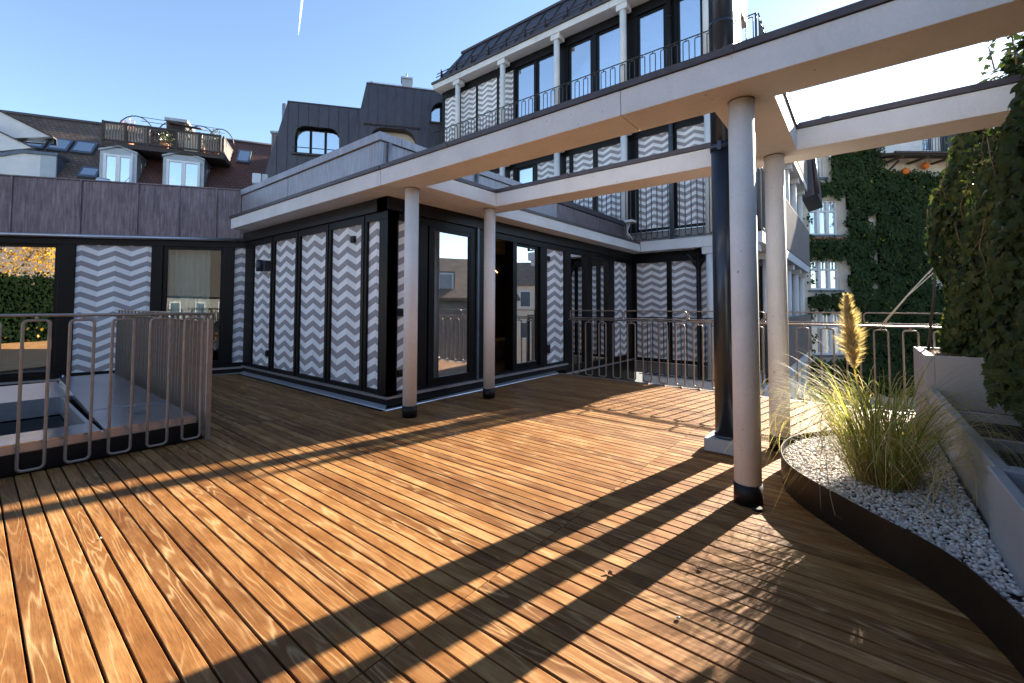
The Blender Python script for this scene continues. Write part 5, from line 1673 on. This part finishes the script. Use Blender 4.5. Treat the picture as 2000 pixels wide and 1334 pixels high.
# ------------------------------------------------------------------ house and trees behind the camera side, seen in the window reflections
rh = thing('reflected_house', (13, 15, -12), 'brown-roofed house with white window, seen mirrored in the glass door', 'building')
FR = Frame((10.5, 14.5, 0), -60)
MB(FR).box(-7, 7, -6, 0, -12, 1.75).build('wall', 'ribbed', rh)
rf = MB(FR)
rf.hexa([(-7.3, 0.4, 1.6), (7.3, 0.4, 1.6), (7.3, -4, 4.3), (-7.3, -4, 4.3)], [(-7.3, 0.4, 1.75), (7.3, 0.4, 1.75), (7.3, -4, 4.45), (-7.3, -4, 4.45)])
rf.build('roof', MAT['brown_roof'], rh)
for s in (-3.4, 0.2, 3.6):
    d_ = MB(FR).box(s - 0.1, s + 1.0, -2.6, -0.5, 2.0, 3.3).build('dormer', 'ribbed', rh)
    mb = MB(FR); mb.box(s, s + 0.09, -0.499, -0.45, 2.1, 3.2); mb.box(s + 0.81, s + 0.9, -0.499, -0.45, 2.1, 3.2); mb.box(s + 0.09, s + 0.81, -0.499, -0.45, 2.1, 2.19); mb.box(s + 0.09, s + 0.81, -0.499, -0.45, 3.11, 3.2)
    mb.build('window_frame', 'white_paint', d_)
    MB(FR).box(s + 0.09, s + 0.81, -0.498, -0.48, 2.19, 3.11).build('pane', 'grey_metal', d_)
def leafy_tree(name, label, base, h, rad, mat, n, seed):
    t = thing(name, base, label, 'tree')
    b = Vector(base)
    MB().tube([tuple(b), tuple(b + Vector((0.1, 0, h * 0.45))), tuple(b + Vector((0, 0.1, h * 0.85)))], 0.28, 9, r1=0.06).build('trunk', 'bark', t)
    rr = random.Random(seed)
    for k in range(7):
        a = rr.uniform(0, 6.28); z = h * rr.uniform(0.4, 0.7)
        MB().tube([tuple(b + Vector((0.05, 0.03, z))), tuple(b + Vector((cos(a) * rad * 0.7, sin(a) * rad * 0.7, z + h * 0.2)))], 0.09, 6, r1=0.02).build('limb', 'bark', t)
    mb = MB()
    cl = [b + Vector((rr.gauss(0, 0.5) * rad, rr.gauss(0, 0.5) * rad, h * 0.72 + rr.gauss(0, 0.22) * h * 0.7)) for _ in range(36)]
    for _ in range(n):
        c = rr.choice(cl) + Vector((rr.gauss(0, 0.2), rr.gauss(0, 0.2), rr.gauss(0, 0.16))) * rad
        B = leaf_basis(Vector((rr.gauss(0, 1), rr.gauss(0, 1), rr.gauss(0.4, 1))), rr)
        w = rr.uniform(0.05, 0.10)
        i0 = len(mb.v); mb.v += [B @ Vector(p) * w + c for p in ((0, -1, 0), (0.6, 0, -0.1), (0, 1, 0), (-0.6, 0, -0.1))]; mb.f.append((i0, i0 + 1, i0 + 2, i0 + 3)); mb.sm.append(False)
    mb.build('crown', mat, t, fix=False, kind='stuff')
leafy_tree('autumn_tree', 'golden autumn tree mirrored in the leftmost glass door', (-0.5, -16.5, -12), 22.5, 3.4, 'gold_leaf', 13000, 5)
eh = thing('evergreen_hedge', (-1.75, -12.5, -12), 'tall dark evergreen hedge mirrored in the leftmost glass door below golden leaves', 'hedge')
MB().box(-7, 3.5, -13.2, -12.2, -12, 2.1).build('stem_core', 'hedge_dark', eh)
rr = random.Random(8)
mb = MB()
for _ in range(15000):
    if rr.random() < 0.75:
        c = Vector((rr.uniform(-7, 3.5), -12.15 + abs(rr.gauss(0, 0.12)), rr.uniform(-3, 2.25)))
    else:
        c = Vector((rr.uniform(-7, 3.5), rr.uniform(-13.2, -12.1), 2.1 + abs(rr.gauss(0, 0.15)) + 0.12 * rr.random()))
    B = leaf_basis(Vector((rr.gauss(0, 0.6), 1, rr.gauss(0.4, 0.6))), rr)
    w = rr.uniform(0.05, 0.09)
    i0 = len(mb.v); mb.v += [B @ Vector(p) * w + c for p in ((0, -1, 0), (0.6, 0, -0.1), (0, 1, 0), (-0.6, 0, -0.1))]; mb.f.append((i0, i0 + 1, i0 + 2, i0 + 3)); mb.sm.append(False)
mb.build('leaves', 'hedge_dark', eh, fix=False, kind='stuff')

def row_house(label, ang, org, w, depth, ze, zr, mat, roofm):
    f = Frame(org, ang)
    t = thing('neighbour_house', f(0, -depth / 2, -12), label, 'building')
    MB(f).box(-w / 2, w / 2, -depth, 0, -12, ze).build('wall', mat, t)
    rr = MB(f)
    rr.hexa([(-w / 2 - 0.3, 0.4, ze - 0.1), (w / 2 + 0.3, 0.4, ze - 0.1), (w / 2 + 0.3, -depth - 0.4, ze - 0.1), (-w / 2 - 0.3, -depth - 0.4, ze - 0.1)], [(-w / 2 - 0.3, -depth / 2 + 0.1, zr), (w / 2 + 0.3, -depth / 2 + 0.1, zr), (w / 2 + 0.3, -depth / 2 - 0.1, zr), (-w / 2 - 0.3, -depth / 2 - 0.1, zr)])
    rr.build('roof', roofm, t)
    k = int(w / 2.6)
    for i in range(k):
        for z in (ze - 2.2, ze - 5.2):
            s_ = -w / 2 + w * (i + 0.5) / k
            q = frame_rect(f, s_ - 0.55, s_ + 0.55, 0.0, 0.06, z, z + 1.6, 0.09, t, 'window', 'white_paint')
            MB(f).box(s_ - 0.46, s_ + 0.46, 0.01, 0.02, z + 0.09, z + 1.51).build('pane', 'blue_metal', q)
row_house('cream house with dark roof across the street behind the viewpoint', 180, (12, -24, 0), 56, 10, 2.2, 7.5, 'ribbed', 'dark_wood')
row_house('pale house with dark roof beyond the hedge, mirrored in the half-open door', -36.9, (17, 33, 0), 21, 9, 3.4, 6.0, 'render_cream', MAT['brown_roof'])
row_house('white house with dark roof to the left behind the viewpoint', 120, (-26, -10, 0), 24, 9, 2.6, 7.0, 'render_white', 'dark_wood')
row_house('cream house with dark roof to the right of the terrace', -90, (22, -4, 0), 22, 10, 2.2, 6.4, 'render_cream', 'dark_wood')

# ------------------------------------------------------------------ contrail
d0 = Vector((-0.97851368, 0.45983849, 0.73)); d1 = Vector((-0.98848828, 0.45575049, 0.62116161))
tl = MB().tube([tuple(d0 * 3000), tuple((d0 * 0.5 + d1 * 0.5) * 3000), tuple(d1 * 3000)], 9.0, 8, r1=3.0).build('contrail', 'trail')
tag(tl, 'short thin white contrail high in the blue sky', 'contrail')
